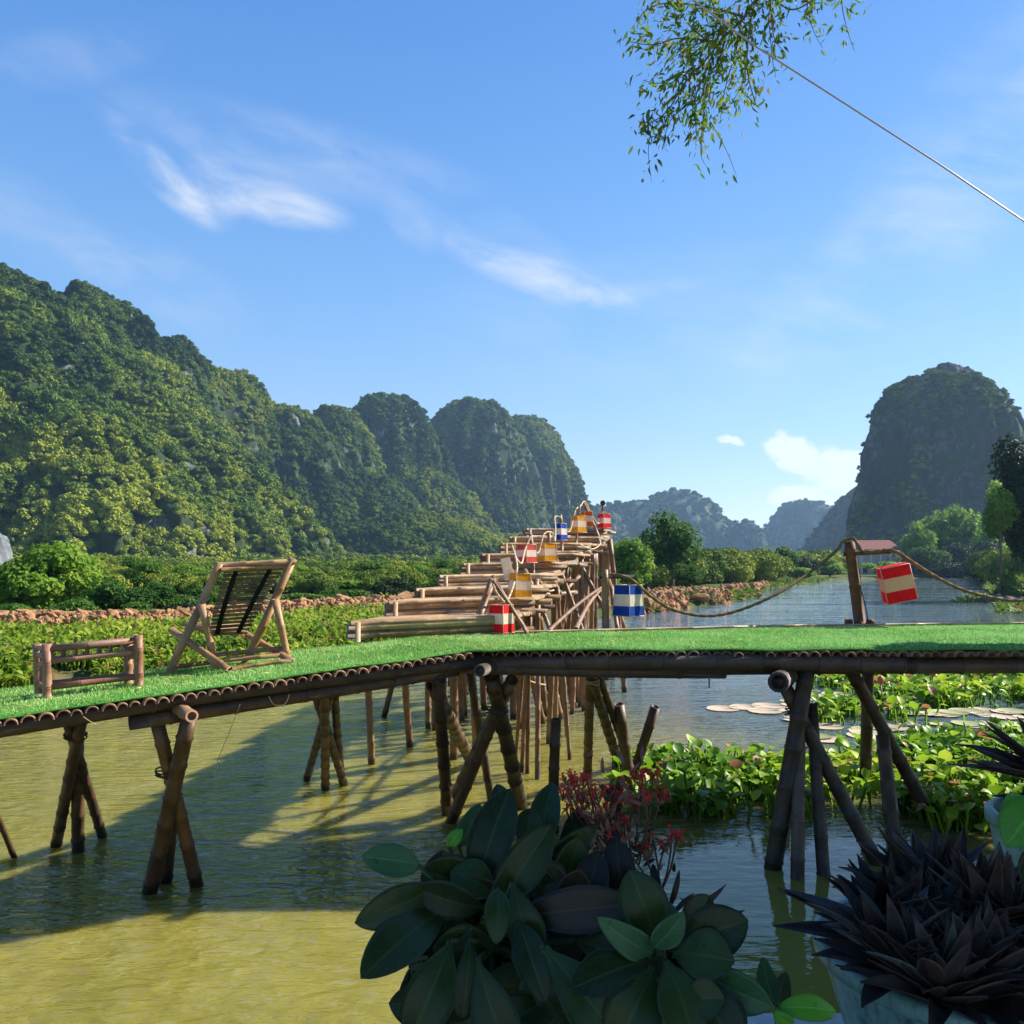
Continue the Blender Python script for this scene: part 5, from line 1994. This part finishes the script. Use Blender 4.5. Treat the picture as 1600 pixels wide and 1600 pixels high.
DB = 5.0
A = [
    ([B0, at(1200, -20, 5.0), at(1160, 30, 5.0), at(1130, 60, 5.0), at(1090, 110, 4.95)], 0.016, 0.4, 0.2),
    ([at(1135, 50, 5.0), at(1125, 90, 5.0), at(1105, 130, 5.0), at(1098, 200, 5.0), at(1095, 230, 5.0)], 0.007, 1.1, 0),
    ([at(1160, 20, 5.0), at(1150, 80, 5.05), at(1135, 130, 5.1), at(1125, 190, 5.1)], 0.006, 1.2, 0),
    ([at(1110, 85, 5.0), at(1070, 130, 4.9), at(1045, 170, 4.9), at(1020, 190, 4.9), at(1000, 190, 4.9)], 0.006, 1.3, 0),
    ([at(1180, 0, 5.0), at(1170, 50, 4.95), at(1168, 110, 4.9), at(1180, 160, 4.9), at(1186, 168, 4.9)], 0.006, 1.1, 0),
    ([at(1120, 65, 5.0), at(1060, 60, 5.1), at(1020, 70, 5.1), at(985, 65, 5.1)], 0.006, 1.4, 0),
    ([at(1160, 25, 5.0), at(1100, 10, 5.1), at(1040, 5, 5.1), at(1005, 20, 5.1), at(995, 45, 5.1)], 0.006, 1.4, 0),
    ([at(1200, -20, 5.0), at(1205, 20, 4.9), at(1210, 60, 4.9), at(1225, 80, 4.9)], 0.006, 1.3, 0),
    ([at(1115, 80, 5.0), at(1085, 150, 4.9), at(1050, 185, 4.9), at(1035, 215, 4.9), at(1020, 185, 4.9)], 0.005, 1.2, 0),
    ([at(1090, 110, 5.0), at(1060, 115, 5.0), at(1030, 130, 5.0), at(1005, 125, 5.0)], 0.005, 1.4, 0),
    ([at(1100, 60, 5.0), at(1070, 30, 5.0), at(1050, -20, 5.0)], 0.005, 1.6, 0),
    ([at(1130, 60, 5.0), at(1120, 20, 5.0), at(1100, -20, 5.0)], 0.005, 1.6, 0),
    ([B0, at(1280, -30, 5.1), at(1262, 0, 5.0), at(1268, 40, 5.0), at(1285, 75, 5.0)], 0.005, 0.4, 0),
    ([B0, at(1320, -30, 5.2), at(1315, 0, 5.1), at(1322, 40, 5.1), at(1335, 80, 5.1)], 0.005, 0.3, 0),
    ([at(1200, -10, 5.0), at(1240, 15, 5.0), at(1300, -15, 5.0), at(1345, 5, 5.0)], 0.006, 0.8, 0),
    ([at(1098, 190, 5.0), at(1095, 240, 5.0), at(1105, 262, 5.0)], 0.003, 0.15, 0),
    ([at(1110, 190, 5.0), at(1135, 235, 5.0), at(1152, 278, 5.0)], 0.003, 0.12, 0),
    ([at(1020, 190, 4.9), at(1013, 235, 4.9), at(1018, 285, 4.9)], 0.003, 0.25, 0),
    ([at(1202, 40, 4.9), at(1208, 100, 4.9), at(1215, 130, 4.9)], 0.003, 0.25, 0),
    ([at(1085, 150, 5.0), at(1088, 210, 5.0), at(1086, 225, 5.0)], 0.004, 0.9, 0),
    ([at(1150, 60, 5.05), at(1130, 45, 5.1), at(1080, 75, 5.15), at(1040, 95, 5.15)], 0.005, 1.3, 0),
    ([at(1150, 80, 5.05), at(1165, 110, 5.1), at(1150, 150, 5.15), at(1140, 165, 5.15)], 0.004, 1.0, 0),
]
for pts, r, dens, t0 in A:
    twig(pts, r, True, dens, t0)
br.build('hanging_branch', M_bark, shade)
n = len(twig_pts)
P = np.array([p for p, d in twig_pts]) + rng.normal(0, 0.045, (n, 3))
fw = rng.normal(0, 0.55, (n, 3)) + np.array([d for p, d in twig_pts]) * 0.5 + np.array([0, 0, -0.55])
fw /= np.linalg.norm(fw, axis=1, keepdims=True)
sd = np.cross(fw, rng.normal(size=(n, 3)))
sd /= np.linalg.norm(sd, axis=1, keepdims=True)
R = np.stack([sd, fw, np.cross(sd, fw)], 2) * rng.uniform(0.028, 0.066, n)[:, None, None]
tv, tf = leaf_template('lance')
tv = tv * np.array([1.1, 1, 1])
V, Fc = rep(tv, tf, R, P)
fo = link('foliage', np_mesh('foliage', V, Fc, tint=np.repeat(rng.random(n), len(tv))), M_willow, shade)
fo['kind'] = 'stuff'
# its crown, right of the camera
def crown_part(cen, rad, n, card, seed, parent, mat=M_darkleaf, nl=22):
    V, Fc, T = crown_arrays(rad, nl, n, card, seed, core=0.75)
    return link('crown', np_mesh('crown', V + np.array(cen), Fc, smooth=False, tint=T), mat, parent)


crown_part((7.2, 2.4, 5.6), (2.9, 3.1, 2.4), 5200, 0.32, 501, shade)
crown_part((3.6, -1.9, 6.4), (4.6, 3.6, 1.5), 5200, 0.34, 503, shade)  # unseen canopy over the camera, added to darken the foreground
sh2 = empty('added_shade_tree', (9.4, 7.4, 0.3), 'added leafy tree right of the walkway, out of view, shading the foreground', 'tree')  # unseen tree, added to shade the water and the foreground
MB().tube([(9.4, 7.4, -0.5), (9.3, 7.3, 2.0), (9.0, 7.0, 4.0)], [0.2, 0.16, 0.1], 8).build('trunk', M_bark, sh2)
crown_part((8.2, 6.15, 3.9), (2.4, 1.6, 2.1), 5200, 0.30, 502, sh2, nl=30)

crown_part((6.7, 7.6, 3.7), (1.2, 0.9, 0.9), 1600, 0.25, 504, sh2, nl=12)  # unseen bough of the added tree, closes a sunlit gap on the water

# ------------------------------------------------------------------ the ledge with potted plants in the foreground
M_ledge = simple('ledge_stone', (0.42, 0.40, 0.39), 0.8, 0.2, 0.2, 12)
lb = MB()
lb.box((1.425, 1.675, 0.40), (3.35, 1.35, 1.70))
lb2 = MB()
lb2.box((2.25, 2.68, 0.40), (1.7, 0.64, 1.70))
tag(lb2.build('stone_ledge', M_ledge, smooth=False), kind='structure')
ledge = lb.build('stone_ledge', M_ledge, smooth=False)
bv = ledge.modifiers.new('bevel', 'BEVEL')
bv.width = 0.03
bv.segments = 3
tag(ledge, kind='structure')
gb = MB()
gb.box((0.5, -9.05, 0.0), (40, 20, 1.8))
tag(gb.build('terrace', M_ledge, smooth=False), kind='structure')


def plant_leafmat(name, a, b, spec=0.28, rib=1.0, edge=(0.10, 0.05, 0.03)):
    m, t = newmat(name)
    n = t.noise(objcoord(t), 14, 6, 0.65)
    sv, tv_ = attr(t, 'across'), attr(t, 'along')
    f = t.m('ADD', t.m('MULTIPLY', n, 0.62), t.m('MULTIPLY', rnd(t), 0.38))
    c = t.ramp(f, [(0.25, a), (0.75, b)])
    ab = t.m('ABSOLUTE', sv)
    mid = t.smooth(ab, 0.10, 0.015)
    vein = t.m('SINE', t.m('MULTIPLY', t.m('SUBTRACT', tv_, t.m('MULTIPLY', ab, 0.18)), 62.0))
    vein = t.m('MULTIPLY', t.smooth(vein, 0.80, 1.0), 0.35)
    ribm = t.m('MULTIPLY', t.m('MAXIMUM', t.m('MULTIPLY', mid, 0.32), t.m('MULTIPLY', vein, 0.22)), rib)
    c = t.mix(ribm, c, tuple(min(1, x * 2.0 + 0.008) for x in b))
    spot = t.m('MULTIPLY', t.smooth(t.noise(objcoord(t), 45, 4, 0.7), 0.60, 0.70), 0.5)
    c = t.mix(spot, c, tuple(x * 0.4 for x in a))
    ed = t.m('MULTIPLY', t.smooth(t.m('ADD', ab, t.m('MULTIPLY', n, 0.3)), 1.02, 1.2), 0.5)
    c = t.mix(ed, c, edge)
    hgt = t.m('ADD', t.m('MULTIPLY', ribm, -0.6), t.m('MULTIPLY', n, 0.5))
    finish(t, c, t.m('ADD', 0.22, t.m('MULTIPLY', n, 0.3)), spec, bump=hgt, bstr=0.5, bdist=0.004, transl=0.12)
    return m


M_fleshy = plant_leafmat('fleshy_leaf', (0.010, 0.022, 0.004), (0.032, 0.062, 0.010))
M_fleshy_br = plant_leafmat('browned_fleshy_leaf', (0.022, 0.018, 0.008), (0.055, 0.036, 0.015))
M_fleshy_lt = plant_leafmat('light_fleshy_leaf', (0.025, 0.085, 0.025), (0.06, 0.15, 0.055))
M_fleshy_new = plant_leafmat('young_leaf', (0.06, 0.22, 0.012), (0.10, 0.32, 0.02))
M_spike = plant_leafmat('purple_spiky_leaf', (0.022, 0.016, 0.013), (0.085, 0.064, 0.054), 0.15, 0.3)
M_spike_lt = plant_leafmat('greyed_spiky_leaf', (0.05, 0.06, 0.05), (0.10, 0.12, 0.10), 0.2, 0.3)


class LeafMB(MB):
    def build(self, name, mat, parent=None, smooth=True):
        o = MB.build(self, name, mat, parent, smooth)
        for nm, arr in (('across', self.sa), ('along', self.ta)):
            a_ = o.data.attributes.new(nm, 'FLOAT', 'POINT')
            a_.data.foreach_set('value', np.array(arr, np.float32))
        return o


def blade(base, tip, width, bend=0.15, cup=0.25, prof='ob', seg=16, face=None, thick=0.004, wave=0.0, seed=0):
    """one leaf as a curved, cupped, closed solid; returns MB"""
    base, tip = Vector(base), Vector(tip)
    L_ = (tip - base).length
    d = (tip - base) / L_
    view = face if face is not None else (Vector((0, 0, CZ)) - (base + tip) / 2).normalized()
    nrm = (view - d * view.dot(d)).normalized()
    sd = d.cross(nrm)
    rr_ = random.Random(seed)
    tw = rr_.uniform(-0.35, 0.35)
    nrm, sd = nrm * math.cos(tw) + sd * math.sin(tw), sd * math.cos(tw) - nrm * math.sin(tw)
    vs, fs, sa, ta = [], [], [], []
    nw = 6 if prof == 'sp' or seg < 8 else 8
    for layer in (0, 1):
        for i in range(seg + 1):
            t = i / seg
            if prof != 'sp':
                t = 0.35 * t + 0.65 * (0.5 - 0.5 * math.cos(PI * t))
            if prof == 'ob':
                w = max(0.09 * (1 - t), 0.5 * math.sin(PI * min(1.0, t ** 1.45)) ** 0.66)
                if i == seg: w = 0.012
            elif prof == 'ov':
                w = max(0.012, (math.sin(PI * min(1, 0.03 + t * 0.97)) ** 0.62) * 0.5)
            else:
                w = 0.5 * (0.75 + 0.5 * t - 1.24 * t * t) if t > 0.05 else 0.40
                w = max(0.01, w * 0.8)
            for j in range(nw + 1):
                s_ = (j / nw * 2 - 1)
                th_ = thick * (1 - abs(s_) ** 2.5) * (1 - t * 0.6)
                c = base + d * (L_ * t) + sd * (s_ * w * width)
                c += nrm * (cup * width * (s_ * s_) * 0.5 * (w * 2) - cup * width * 0.2 + bend * L_ * math.sin(PI * t) * 1.0 - bend * L_ * t * 0.3)
                c += nrm * (wave * width * math.sin(t * 9 + seed) * s_)
                if abs(s_) < 0.01:
                    c -= nrm * width * 0.02
                c += nrm * (th_ if layer == 0 else -th_)
                vs.append(c)
                sa.append(s_)
                ta.append(t)
    n1 = (seg + 1) * (nw + 1)
    for i in range(seg):
        for j in range(nw):
            a = i * (nw + 1) + j
            fs.append((a, a + 1, a + nw + 2, a + nw + 1))
            fs.append((n1 + a, n1 + a + nw + 1, n1 + a + nw + 2, n1 + a + 1))
    for i in range(seg):
        for j in (0, nw):
            a = i * (nw + 1) + j
            q_ = (a, a + nw + 1, n1 + a + nw + 1, n1 + a)
            fs.append(q_ if j == 0 else q_[::-1])
    for i in (0, seg):
        for j in range(nw):
            a = i * (nw + 1) + j
            fs.append((a, n1 + a, n1 + a + 1, a + 1) if i == 0 else (a, a + 1, n1 + a + 1, n1 + a))
    o = LeafMB().add(vs, fs)
    o.sa, o.ta = sa, ta
    return o


fleshy = empty('fleshy_plant', (-0.1, 1.7, 1.4), 'dark green succulent with large paddle leaves at the bottom centre', 'plant')
G, BR, LT, NW_ = M_fleshy, M_fleshy_br, M_fleshy_lt, M_fleshy_new
# base px, tip px, width px, depth base, depth tip, material, profile
LEAVES = [
    ((655, 1352), (566, 1338), 62, 1.62, 1.58, LT, 'ov'), ((690, 1380), (558, 1442), 72, 1.62, 1.45, G, 'ob'), ((700, 1420), (567, 1522), 92, 1.6, 1.4, G, 'ob'),
    ((735, 1420), (795, 1232), 84, 1.66, 1.72, G, 'ob'), ((845, 1330), (862, 1222), 58, 1.78, 1.84, G, 'ov'), ((755, 1440), (862, 1290), 78, 1.6, 1.62, G, 'ob'),
    ((715, 1322), (752, 1256), 42, 1.72, 1.76, LT, 'ov'), ((700, 1322), (722, 1296), 26, 1.68, 1.68, NW_, 'ov'), 
    ((800, 1290), (775, 1225), 44, 1.8, 1.84, G, 'ov'), ((820, 1320), (830, 1262), 52, 1.76, 1.8, G, 'ov'), ((790, 1432), (992, 1412), 84, 1.58, 1.5, BR, 'ob'),
    ((778, 1390), (776, 1474), 50, 1.52, 1.46, G, 'ov'), ((812, 1445), (852, 1566), 66, 1.5, 1.42, G, 'ov'), ((705, 1470), (640, 1625), 96, 1.5, 1.4, G, 'ob'),
    ((735, 1470), (722, 1592), 58, 1.5, 1.44, G, 'ob'), ((745, 1500), (800, 1660), 92, 1.48, 1.4, G, 'ob'), ((850, 1480), (985, 1650), 104, 1.46, 1.36, G, 'ob'),
    ((905, 1450), (935, 1330), 66, 1.66, 1.68, BR, 'ob'), ((985, 1425), (960, 1298), 62, 1.7, 1.74, BR, 'ov'), ((880, 1360), (905, 1262), 46, 1.78, 1.84, G, 'ov'),
    ((860, 1340), (938, 1292), 48, 1.74, 1.76, G, 'ov'), ((700, 1440), (690, 1330), 84, 1.66, 1.66, BR, 'ob'), ((780, 1400), (705, 1360), 76, 1.62, 1.62, G, 'ob'),
    ((870, 1420), (905, 1310), 70, 1.72, 1.72, G, 'ob'), ((940, 1440), (1010, 1385), 60, 1.64, 1.62, G, 'ob'), ((735, 1450), (700, 1570), 80, 1.54, 1.5, G, 'ob'),
    ((820, 1500), (890, 1620), 96, 1.52, 1.48, G, 'ob'), ((650, 1500), (600, 1420), 60, 1.62, 1.62, G, 'ob'), ((760, 1420), (650, 1390), 70, 1.6, 1.56, G, 'ob'),
    ((900, 1470), (1000, 1500), 80, 1.56, 1.5, G, 'ob'), ((860, 1460), (930, 1400), 70, 1.62, 1.6, G, 'ob'), ((780, 1480), (680, 1480), 90, 1.58, 1.52, G, 'ob'),
    ((700, 1560), (610, 1570), 80, 1.55, 1.5, G, 'ob'), ((860, 1560), (760, 1620), 90, 1.5, 1.45, G, 'ob'), ((930, 1560), (860, 1680), 96, 1.44, 1.36, G, 'ob'),
    ((800, 1380), (838, 1500), 70, 1.56, 1.52, G, 'ob'), ((690, 1620), (640, 1520), 90, 1.58, 1.56, G, 'ob'),
]
for k, (b, t, w, db, dt_, mt, pr) in enumerate(LEAVES):
    wd = w / F * (db + dt_) / 2 * 0.84
    blade(at(*b, db), at(*t, dt_), wd, bend=random.uniform(0.05, 0.16), cup=random.uniform(0.1, 0.3), prof=pr, seed=k).build('leaf', mt, fleshy)
for k in range(80):
    a = random.uniform(0, 2 * PI)
    bx, by = random.uniform(690, 900), random.uniform(1390, 1560)
    L_ = random.uniform(80, 150)
    D = random.uniform(1.64, 1.86)
    tx, ty = bx + math.cos(a) * L_, by - math.sin(a) * L_ * 0.8 + 25
    if tx < 610 or (ty < 1300): continue
    blade(at(bx, by, D), at(tx, ty, D - 0.05), random.uniform(45, 80) / F * D, bend=random.uniform(0.05, 0.2), cup=0.2, prof='ob', seed=700 + k).build('leaf', random.choice([G, G, G, BR]), fleshy)
st = MB()
for k, (b, t, w, db, dt_, mt, pr) in enumerate(LEAVES):
    b0 = at(*b, db)
    st.tube([b0, b0.lerp(at(775, 1450, 1.66), 0.5) + Vector((0, 0, -0.015)), at(775, 1460, 1.66)], [0.005, 0.006, 0.007], 6)
st.tube([at(800, 1845, 1.7), at(780, 1600, 1.65), at(760, 1440, 1.66)], [0.022, 0.02, 0.014], 8)
st.tube([at(800, 1845, 1.7), at(860, 1560, 1.68), at(860, 1380, 1.72)], [0.02, 0.018, 0.01], 8)
st.build('stem', M_fleshy, fleshy)
# the second rosette, to the right
fl2 = empty('fleshy_plant', (0.3, 1.55, 1.4), 'smaller rosette of grey green paddle leaves right of the big one', 'plant')
LV2 = [
    ((1032, 1480), (985, 1362), 78, 1.5, 1.5, M_fleshy, 'ob'), ((1020, 1490), (938, 1438), 48, 1.48, 1.42, LT, 'ov'), ((1022, 1480), (1068, 1428), 44, 1.44, 1.42, LT, 'ov'),
    ((1040, 1480), (1168, 1438), 80, 1.48, 1.44, G, 'ob'), ((1015, 1500), (895, 1542), 70, 1.46, 1.38, G, 'ob'), ((1040, 1500), (1085, 1625), 84, 1.44, 1.34, G, 'ob'),
    ((1060, 1500), (1206, 1575), 66, 1.46, 1.38, LT, 'ob'), ((1050, 1490), (1145, 1500), 80, 1.46, 1.4, G, 'ob'), ((1030, 1490), (1030, 1400), 60, 1.52, 1.56, M_fleshy_lt, 'ob'),
    ((1020, 1510), (960, 1640), 90, 1.44, 1.36, G, 'ob'), ((1060, 1520), (1160, 1640), 90, 1.42, 1.34, G, 'ob'), ((1010, 1480), (960, 1400), 60, 1.56, 1.58, G, 'ob'),
    ((1060, 1470), (1110, 1400), 56, 1.54, 1.56, G, 'ob'), ((1070, 1560), (1130, 1560), 60, 1.4, 1.36, G, 'ob'),
]
for k, (b, t, w, db, dt_, mt, pr) in enumerate(LV2):
    blade(at(*b, db), at(*t, dt_), w / F * (db + dt_) / 2, bend=random.uniform(0.05, 0.16), cup=random.uniform(0.1, 0.3), prof=pr, seed=50 + k).build('leaf', mt, fl2)
for k in range(26):
    a = random.uniform(0, 2 * PI)
    bx, by = random.uniform(980, 1100), random.uniform(1500, 1610)
    D = random.uniform(1.5, 1.75)
    tx, ty = bx + math.cos(a) * 100, by - math.sin(a) * 80 + 20
    if ty < 1440 or tx > 1170: continue
    blade(at(bx, by, D), at(tx, ty, D - 0.05), random.uniform(60, 90) / F * D, bend=0.12, cup=0.2, prof='ob', seed=800 + k).build('leaf', random.choice([G, G, BR]), fl2)
MB().tube([at(1050, 1900, 1.6), at(1035, 1600, 1.55), at(1032, 1480, 1.5)], [0.02, 0.016, 0.01], 8).build('stem', M_fleshy, fl2)
# light leaved weed on the ledge
wd_ = empty('seedling', (0.66, 1.6, 1.46), 'small bright green seedling in front of the teal pot', 'plant')
for k, (b, t, w, D, mt) in enumerate([((1218, 1575), (1308, 1580), 40, 1.42, NW_), ((1212, 1570), (1192, 1498), 34, 1.5, LT), ((1215, 1575), (1228, 1520), 30, 1.55, G), ((1210, 1580), (1240, 1605), 26, 1.4, NW_)]):
    blade(at(*b, D), at(*t, D), w / F * D, prof='ov', seed=90 + k).build('leaf', mt, wd_)
MB().tube([at(1214, 1968, 1.5), at(1214, 1575, 1.48)], 0.004, 6).build('stem', M_fleshy_lt, wd_)

# ------------------------------------------------------------------ flowering plant
kal = empty('flowering_plant', at(1066, 1560, 1.72), 'leggy plant with loose clusters of small red flowers against the floating leaves', 'plant')
M_kst = simple('flower_stalk', (0.09, 0.055, 0.03), 0.6, 0.2, 0.3, 30)
M_kfl = simple('red_petal', (0.62, 0.025, 0.02), 0.5, 0.3, 0.25, 80, transl=0.3)
M_kbr = simple('withered_bract', (0.16, 0.085, 0.055), 0.7, 0.2, 0.4, 60)
KD = 1.78
main = [at(1075, 1840, 1.7), at(1068, 1570, 1.7), at(1058, 1480, 1.72), at(1040, 1420, 1.74), at(1010, 1370, 1.76)]
stm = MB()
stm.tube(spline(main), 0.0065, 7)
stm.build('stem', M_kst, kal)
CL = [(900, 1218), (916, 1212), (885, 1232), (905, 1240), (893, 1262), (930, 1238), (945, 1232), (958, 1240), (972, 1226), (948, 1258), (1005, 1206), (1020, 1208), (1010, 1236), (1035, 1238),
      (908, 1268), (940, 1275), (975, 1285), (1050, 1310), (1000, 1318), (1020, 1312), (1040, 1318), (965, 1265), (925, 1250), (990, 1250), (888, 1210), (965, 1235), (1058, 1302), (960, 1300)]
for k, (px, py) in enumerate(CL):
    D = KD + random.uniform(-0.06, 0.08)
    tip = at(px, py, D)
    org = at(985 + (px - 985) * 0.35, 1340 + random.uniform(-15, 15), KD) if py < 1300 else at(1030, 1400, 1.75)
    midp = org.lerp(tip, 0.55) + Vector((0, 0, -0.012)) + Vector((random.uniform(-.01, .01), 0, 0))
    sp = spline([org, midp, tip], 5)
    MB().tube(sp, 0.0022, 5).build('flower_stalk', M_kst, kal)
    # the cluster: several tube flowers with four petals
    fm, bmx = MB(), MB()
    for j in range(8):
        d = Vector((random.gauss(0, 0.55), random.gauss(0, 0.55), 1)).normalized()
        p0 = tip + Vector((random.gauss(0, 0.009), random.gauss(0, 0.009), random.uniform(-0.022, 0.0)))
        p1 = p0 + d * random.uniform(0.008, 0.014)
        bmx.tube([p0 - d * 0.012, p0, p0.lerp(p1, 0.5)], [0.0012, 0.0026, 0.0015], 5)
        if random.random() < 0.75:
            fm.tube([p0, p1], [0.0018, 0.0024], 5)
            e1 = d.orthogonal().normalized()
            e2 = d.cross(e1)
            for a in range(4):
                an = a * PI / 2 + random.random()
                u_ = e1 * math.cos(an) + e2 * math.sin(an)
                w_ = d.cross(u_)
                fm.add([p1, p1 + u_ * 0.005 + w_ * 0.0026 + d * 0.003, p1 + u_ * 0.0095 + d * 0.004, p1 + u_ * 0.005 - w_ * 0.0026 + d * 0.003], [(0, 1, 2, 3)])
    if fm.v:
        fm.build('flower_cluster', M_kfl, kal)
    bmx.build('bract_cluster', M_kbr, kal)
# brown leaves and bracts among the stalks
for k in range(90):
    px, py = random.gauss(975, 45), random.gauss(1290, 42)
    D = KD + random.uniform(-0.08, 0.1)
    a = random.uniform(0.2, 2.9)
    L_ = random.uniform(12, 30)
    blade(at(px, py, D), at(px + math.cos(a) * L_, py - math.sin(a) * L_, D + random.uniform(-0.02, 0.02)), random.uniform(4, 9) / F * D, prof='ov', seg=5, thick=0.001, seed=300 + k).build('bract', random.choice([M_kbr, M_kbr, M_fleshy_br, M_fleshy]), kal)
for k, (b, t, w) in enumerate([((1030, 1400), (1020, 1350), 16), ((1040, 1430), (1010, 1440), 14), ((1045, 1420), (1062, 1360), 10), ((1050, 1430), (1085, 1395), 8)]):
    blade(at(*b, 1.75), at(*t, 1.76), w / F * 1.75, prof='ov', seed=400 + k).build('leaf', M_fleshy_br, kal)


# ------------------------------------------------------------------ spiky plants
def spiky(label, centres, n_each, Lr, wpx, D0, yspread, mats, up_bias=0.25, seed=0, lim=None, floor=None):
    rr_ = random.Random(seed)
    c0 = at(centres[0][0], centres[0][1], D0)
    root = empty('spiky_plant', c0 - Vector((0, 0, 0.1)), label, 'plant')
    for ci, (px, py, D) in enumerate(centres):
        c = at(px, py, D)
        for k in range(n_each):
            th = k * 2.39996 + rr_.uniform(-0.2, 0.2)
            el = rr_.uniform(-0.15, 1.35)
            dv = Vector((math.cos(th) * math.cos(el), math.sin(th) * math.cos(el) * yspread, math.sin(el) + up_bias * 0.3)).normalized()
            L_ = rr_.uniform(*Lr) / F * D * (1.05 - 0.35 * el / 1.35)
            b = c + dv * 0.02 + Vector((0, 0, -0.02))
            t = c + dv * L_
            mt = mats[1] if rr_.random() < 0.10 else mats[0]
            blade(b, t, wpx / F * D * rr_.uniform(0.8, 1.2), bend=rr_.uniform(-0.02, 0.10), cup=0.45, prof='sp', seg=6, thick=0.0025, face=Vector((0, 0, 1)) if abs(dv.z) < 0.85 else Vector((0, -1, 0)), seed=ci * 100 + k).build('leaf', mt, root)
    return root


sp1 = spiky('dense dark purple spiky plant filling the teal pot at the bottom right', [(1440, 1470, 1.95), (1380, 1450, 2.02), (1540, 1430, 1.95), (1400, 1500, 1.82), (1530, 1520, 1.78), (1460, 1405, 2.1), (1620, 1470, 1.9), (1470, 1545, 1.72)], 46,
            (95, 165), 62, 1.62, 0.7, (M_spike, M_spike_lt), seed=5)
sp2 = spiky('dark spiky plant reaching in from the right edge over the floating leaves', [(1648, 1212, 2.68), (1690, 1240, 2.7)], 48, (110, 165), 46, 2.68, 0.7, (M_spike, M_spike), seed=9)
grn = empty('broad_leaf_plant', at(1640, 1400, 1.75), 'bright green broad leaf cut by the right edge between the spiky plants', 'plant')
blade(at(1640, 1345, 1.6), at(1578, 1240, 1.62), 66 / F * 1.6, prof='ob', seed=1).build('leaf', NW_, grn)
blade(at(1650, 1240, 1.6), at(1572, 1318, 1.58), 70 / F * 1.6, prof='ob', seed=2).build('leaf', NW_, grn)
blade(at(1660, 1300, 1.7), at(1600, 1380, 1.7), 60 / F * 1.6, prof='ob', seed=3).build('leaf', M_fleshy, grn)
MB().tube([at(1700, 1810, 1.75), at(1660, 1400, 1.7), at(1645, 1300, 1.62)], 0.006, 6).build('stem', M_fleshy, grn)
rd = empty('red_tipped_plant', at(1080, 1480, 1.8), 'pair of pointed dark red leaves against the calm water', 'plant')
for k, (b, t, w) in enumerate([((1075, 1430), (1136, 1382), 20), ((1095, 1428), (1062, 1402), 14), ((1110, 1440), (1165, 1422), 20), ((1060, 1440), (1095, 1400), 14)]):
    blade(at(*b, 1.8), at(*t, 1.8), w / F * 1.8, prof='sp', seg=6, seed=500 + k).build('leaf', M_spike, rd)

# pots
def pot_mat():
    m, t = newmat('teal_glaze')
    n = t.noise(pos(t), 12, 6, 0.7)
    c = t.ramp(n, [(0.3, (0.05, 0.14, 0.13)), (0.55, (0.11, 0.25, 0.225)), (0.75, (0.22, 0.36, 0.32))])
    st_ = t.smooth(t.noise(t.vm('MULTIPLY', pos(t), (1, 1, 0.12)), 42, 4, 0.7), 0.5, 0.66)
    c = t.mix(t.m('MULTIPLY', st_, 0.65), c, (0.05, 0.055, 0.04))
    finish(t, c, 0.45, 0.4, bump=t.noise(pos(t), 40, 4), bstr=0.3, bdist=0.005)
    return m


M_pot = pot_mat()
M_soil = simple('potting_soil', (0.05, 0.035, 0.025), 0.95, 0.05, 0.4, 40)


def pot(cx, cy, z0, z1, r0, r1, label, flute=28):
    root = empty('plant_pot', (cx, cy, z0), label, 'pot')
    prof = [(r0 * 0.9, z0), (r0, z0 + 0.01), (r0 + (r1 - r0) * 0.6, z0 + (z1 - z0) * 0.55), (r1 * 0.985, z1 - 0.05), (r1 * 0.99, z1 - 0.045), (r1 * 1.05, z1 - 0.04), (r1 * 1.06, z1 - 0.008), (r1 * 1.03, z1),
            (r1 * 0.95, z1), (r1 * 0.93, z1 - 0.05)]
    nn = 96
    vs, fs = [], []
    for i, (r, z) in enumerate(prof):
        for k in range(nn):
            a = 2 * PI * k / nn
            fl_ = 1 + (0.012 * math.cos(a * flute) if 1 <= i <= 3 else 0)
            vs.append((cx + r * fl_ * math.cos(a), cy + r * fl_ * math.sin(a), z))
    for i in range(len(prof) - 1):
        for k in range(nn):
            k2 = (k + 1) % nn
            fs.append((i * nn + k, i * nn + k2, (i + 1) * nn + k2, (i + 1) * nn + k))
    fs.append(tuple(range(nn))[::-1])
    MB().add(vs, fs).build('bowl', M_pot, root)
    sv = [(cx, cy, z1 - 0.03)] + [(cx + r1 * 0.94 * math.cos(2 * PI * k / 48), cy + r1 * 0.94 * math.sin(2 * PI * k / 48), z1 - 0.045) for k in range(48)]
    MB().add(sv, [(0, k + 1, (k + 1) % 48 + 1) for k in range(48)]).build('soil', M_soil, root)
    return root


pot(1.12, 2.00, 1.252, 1.585, 0.27, 0.355, 'wide teal pot at the bottom right under the dark spiky plant')
pot(1.80, 2.68, 1.252, 1.70, 0.16, 0.23, 'pale teal pot at the right edge behind the broad leaf')

# ------------------------------------------------------------------ air
hz_ = MB().box((0, 1050, 120), (2600, 2300, 243))
haze = hz_.build('haze', None, smooth=False)
hm, ht = newmat('haze_air')
pv = ht.node('ShaderNodeVolumePrincipled')
pv.inputs['Color'].default_value = (0.42, 0.68, 1.0, 1)
pv.inputs['Density'].default_value = 0.00017
pv.inputs['Anisotropy'].default_value = 0.3
ho = ht.node('ShaderNodeOutputMaterial')
ht.link(pv.outputs[0], ho.inputs['Volume'])
haze.data.materials.append(hm)
tag(haze, kind='stuff')
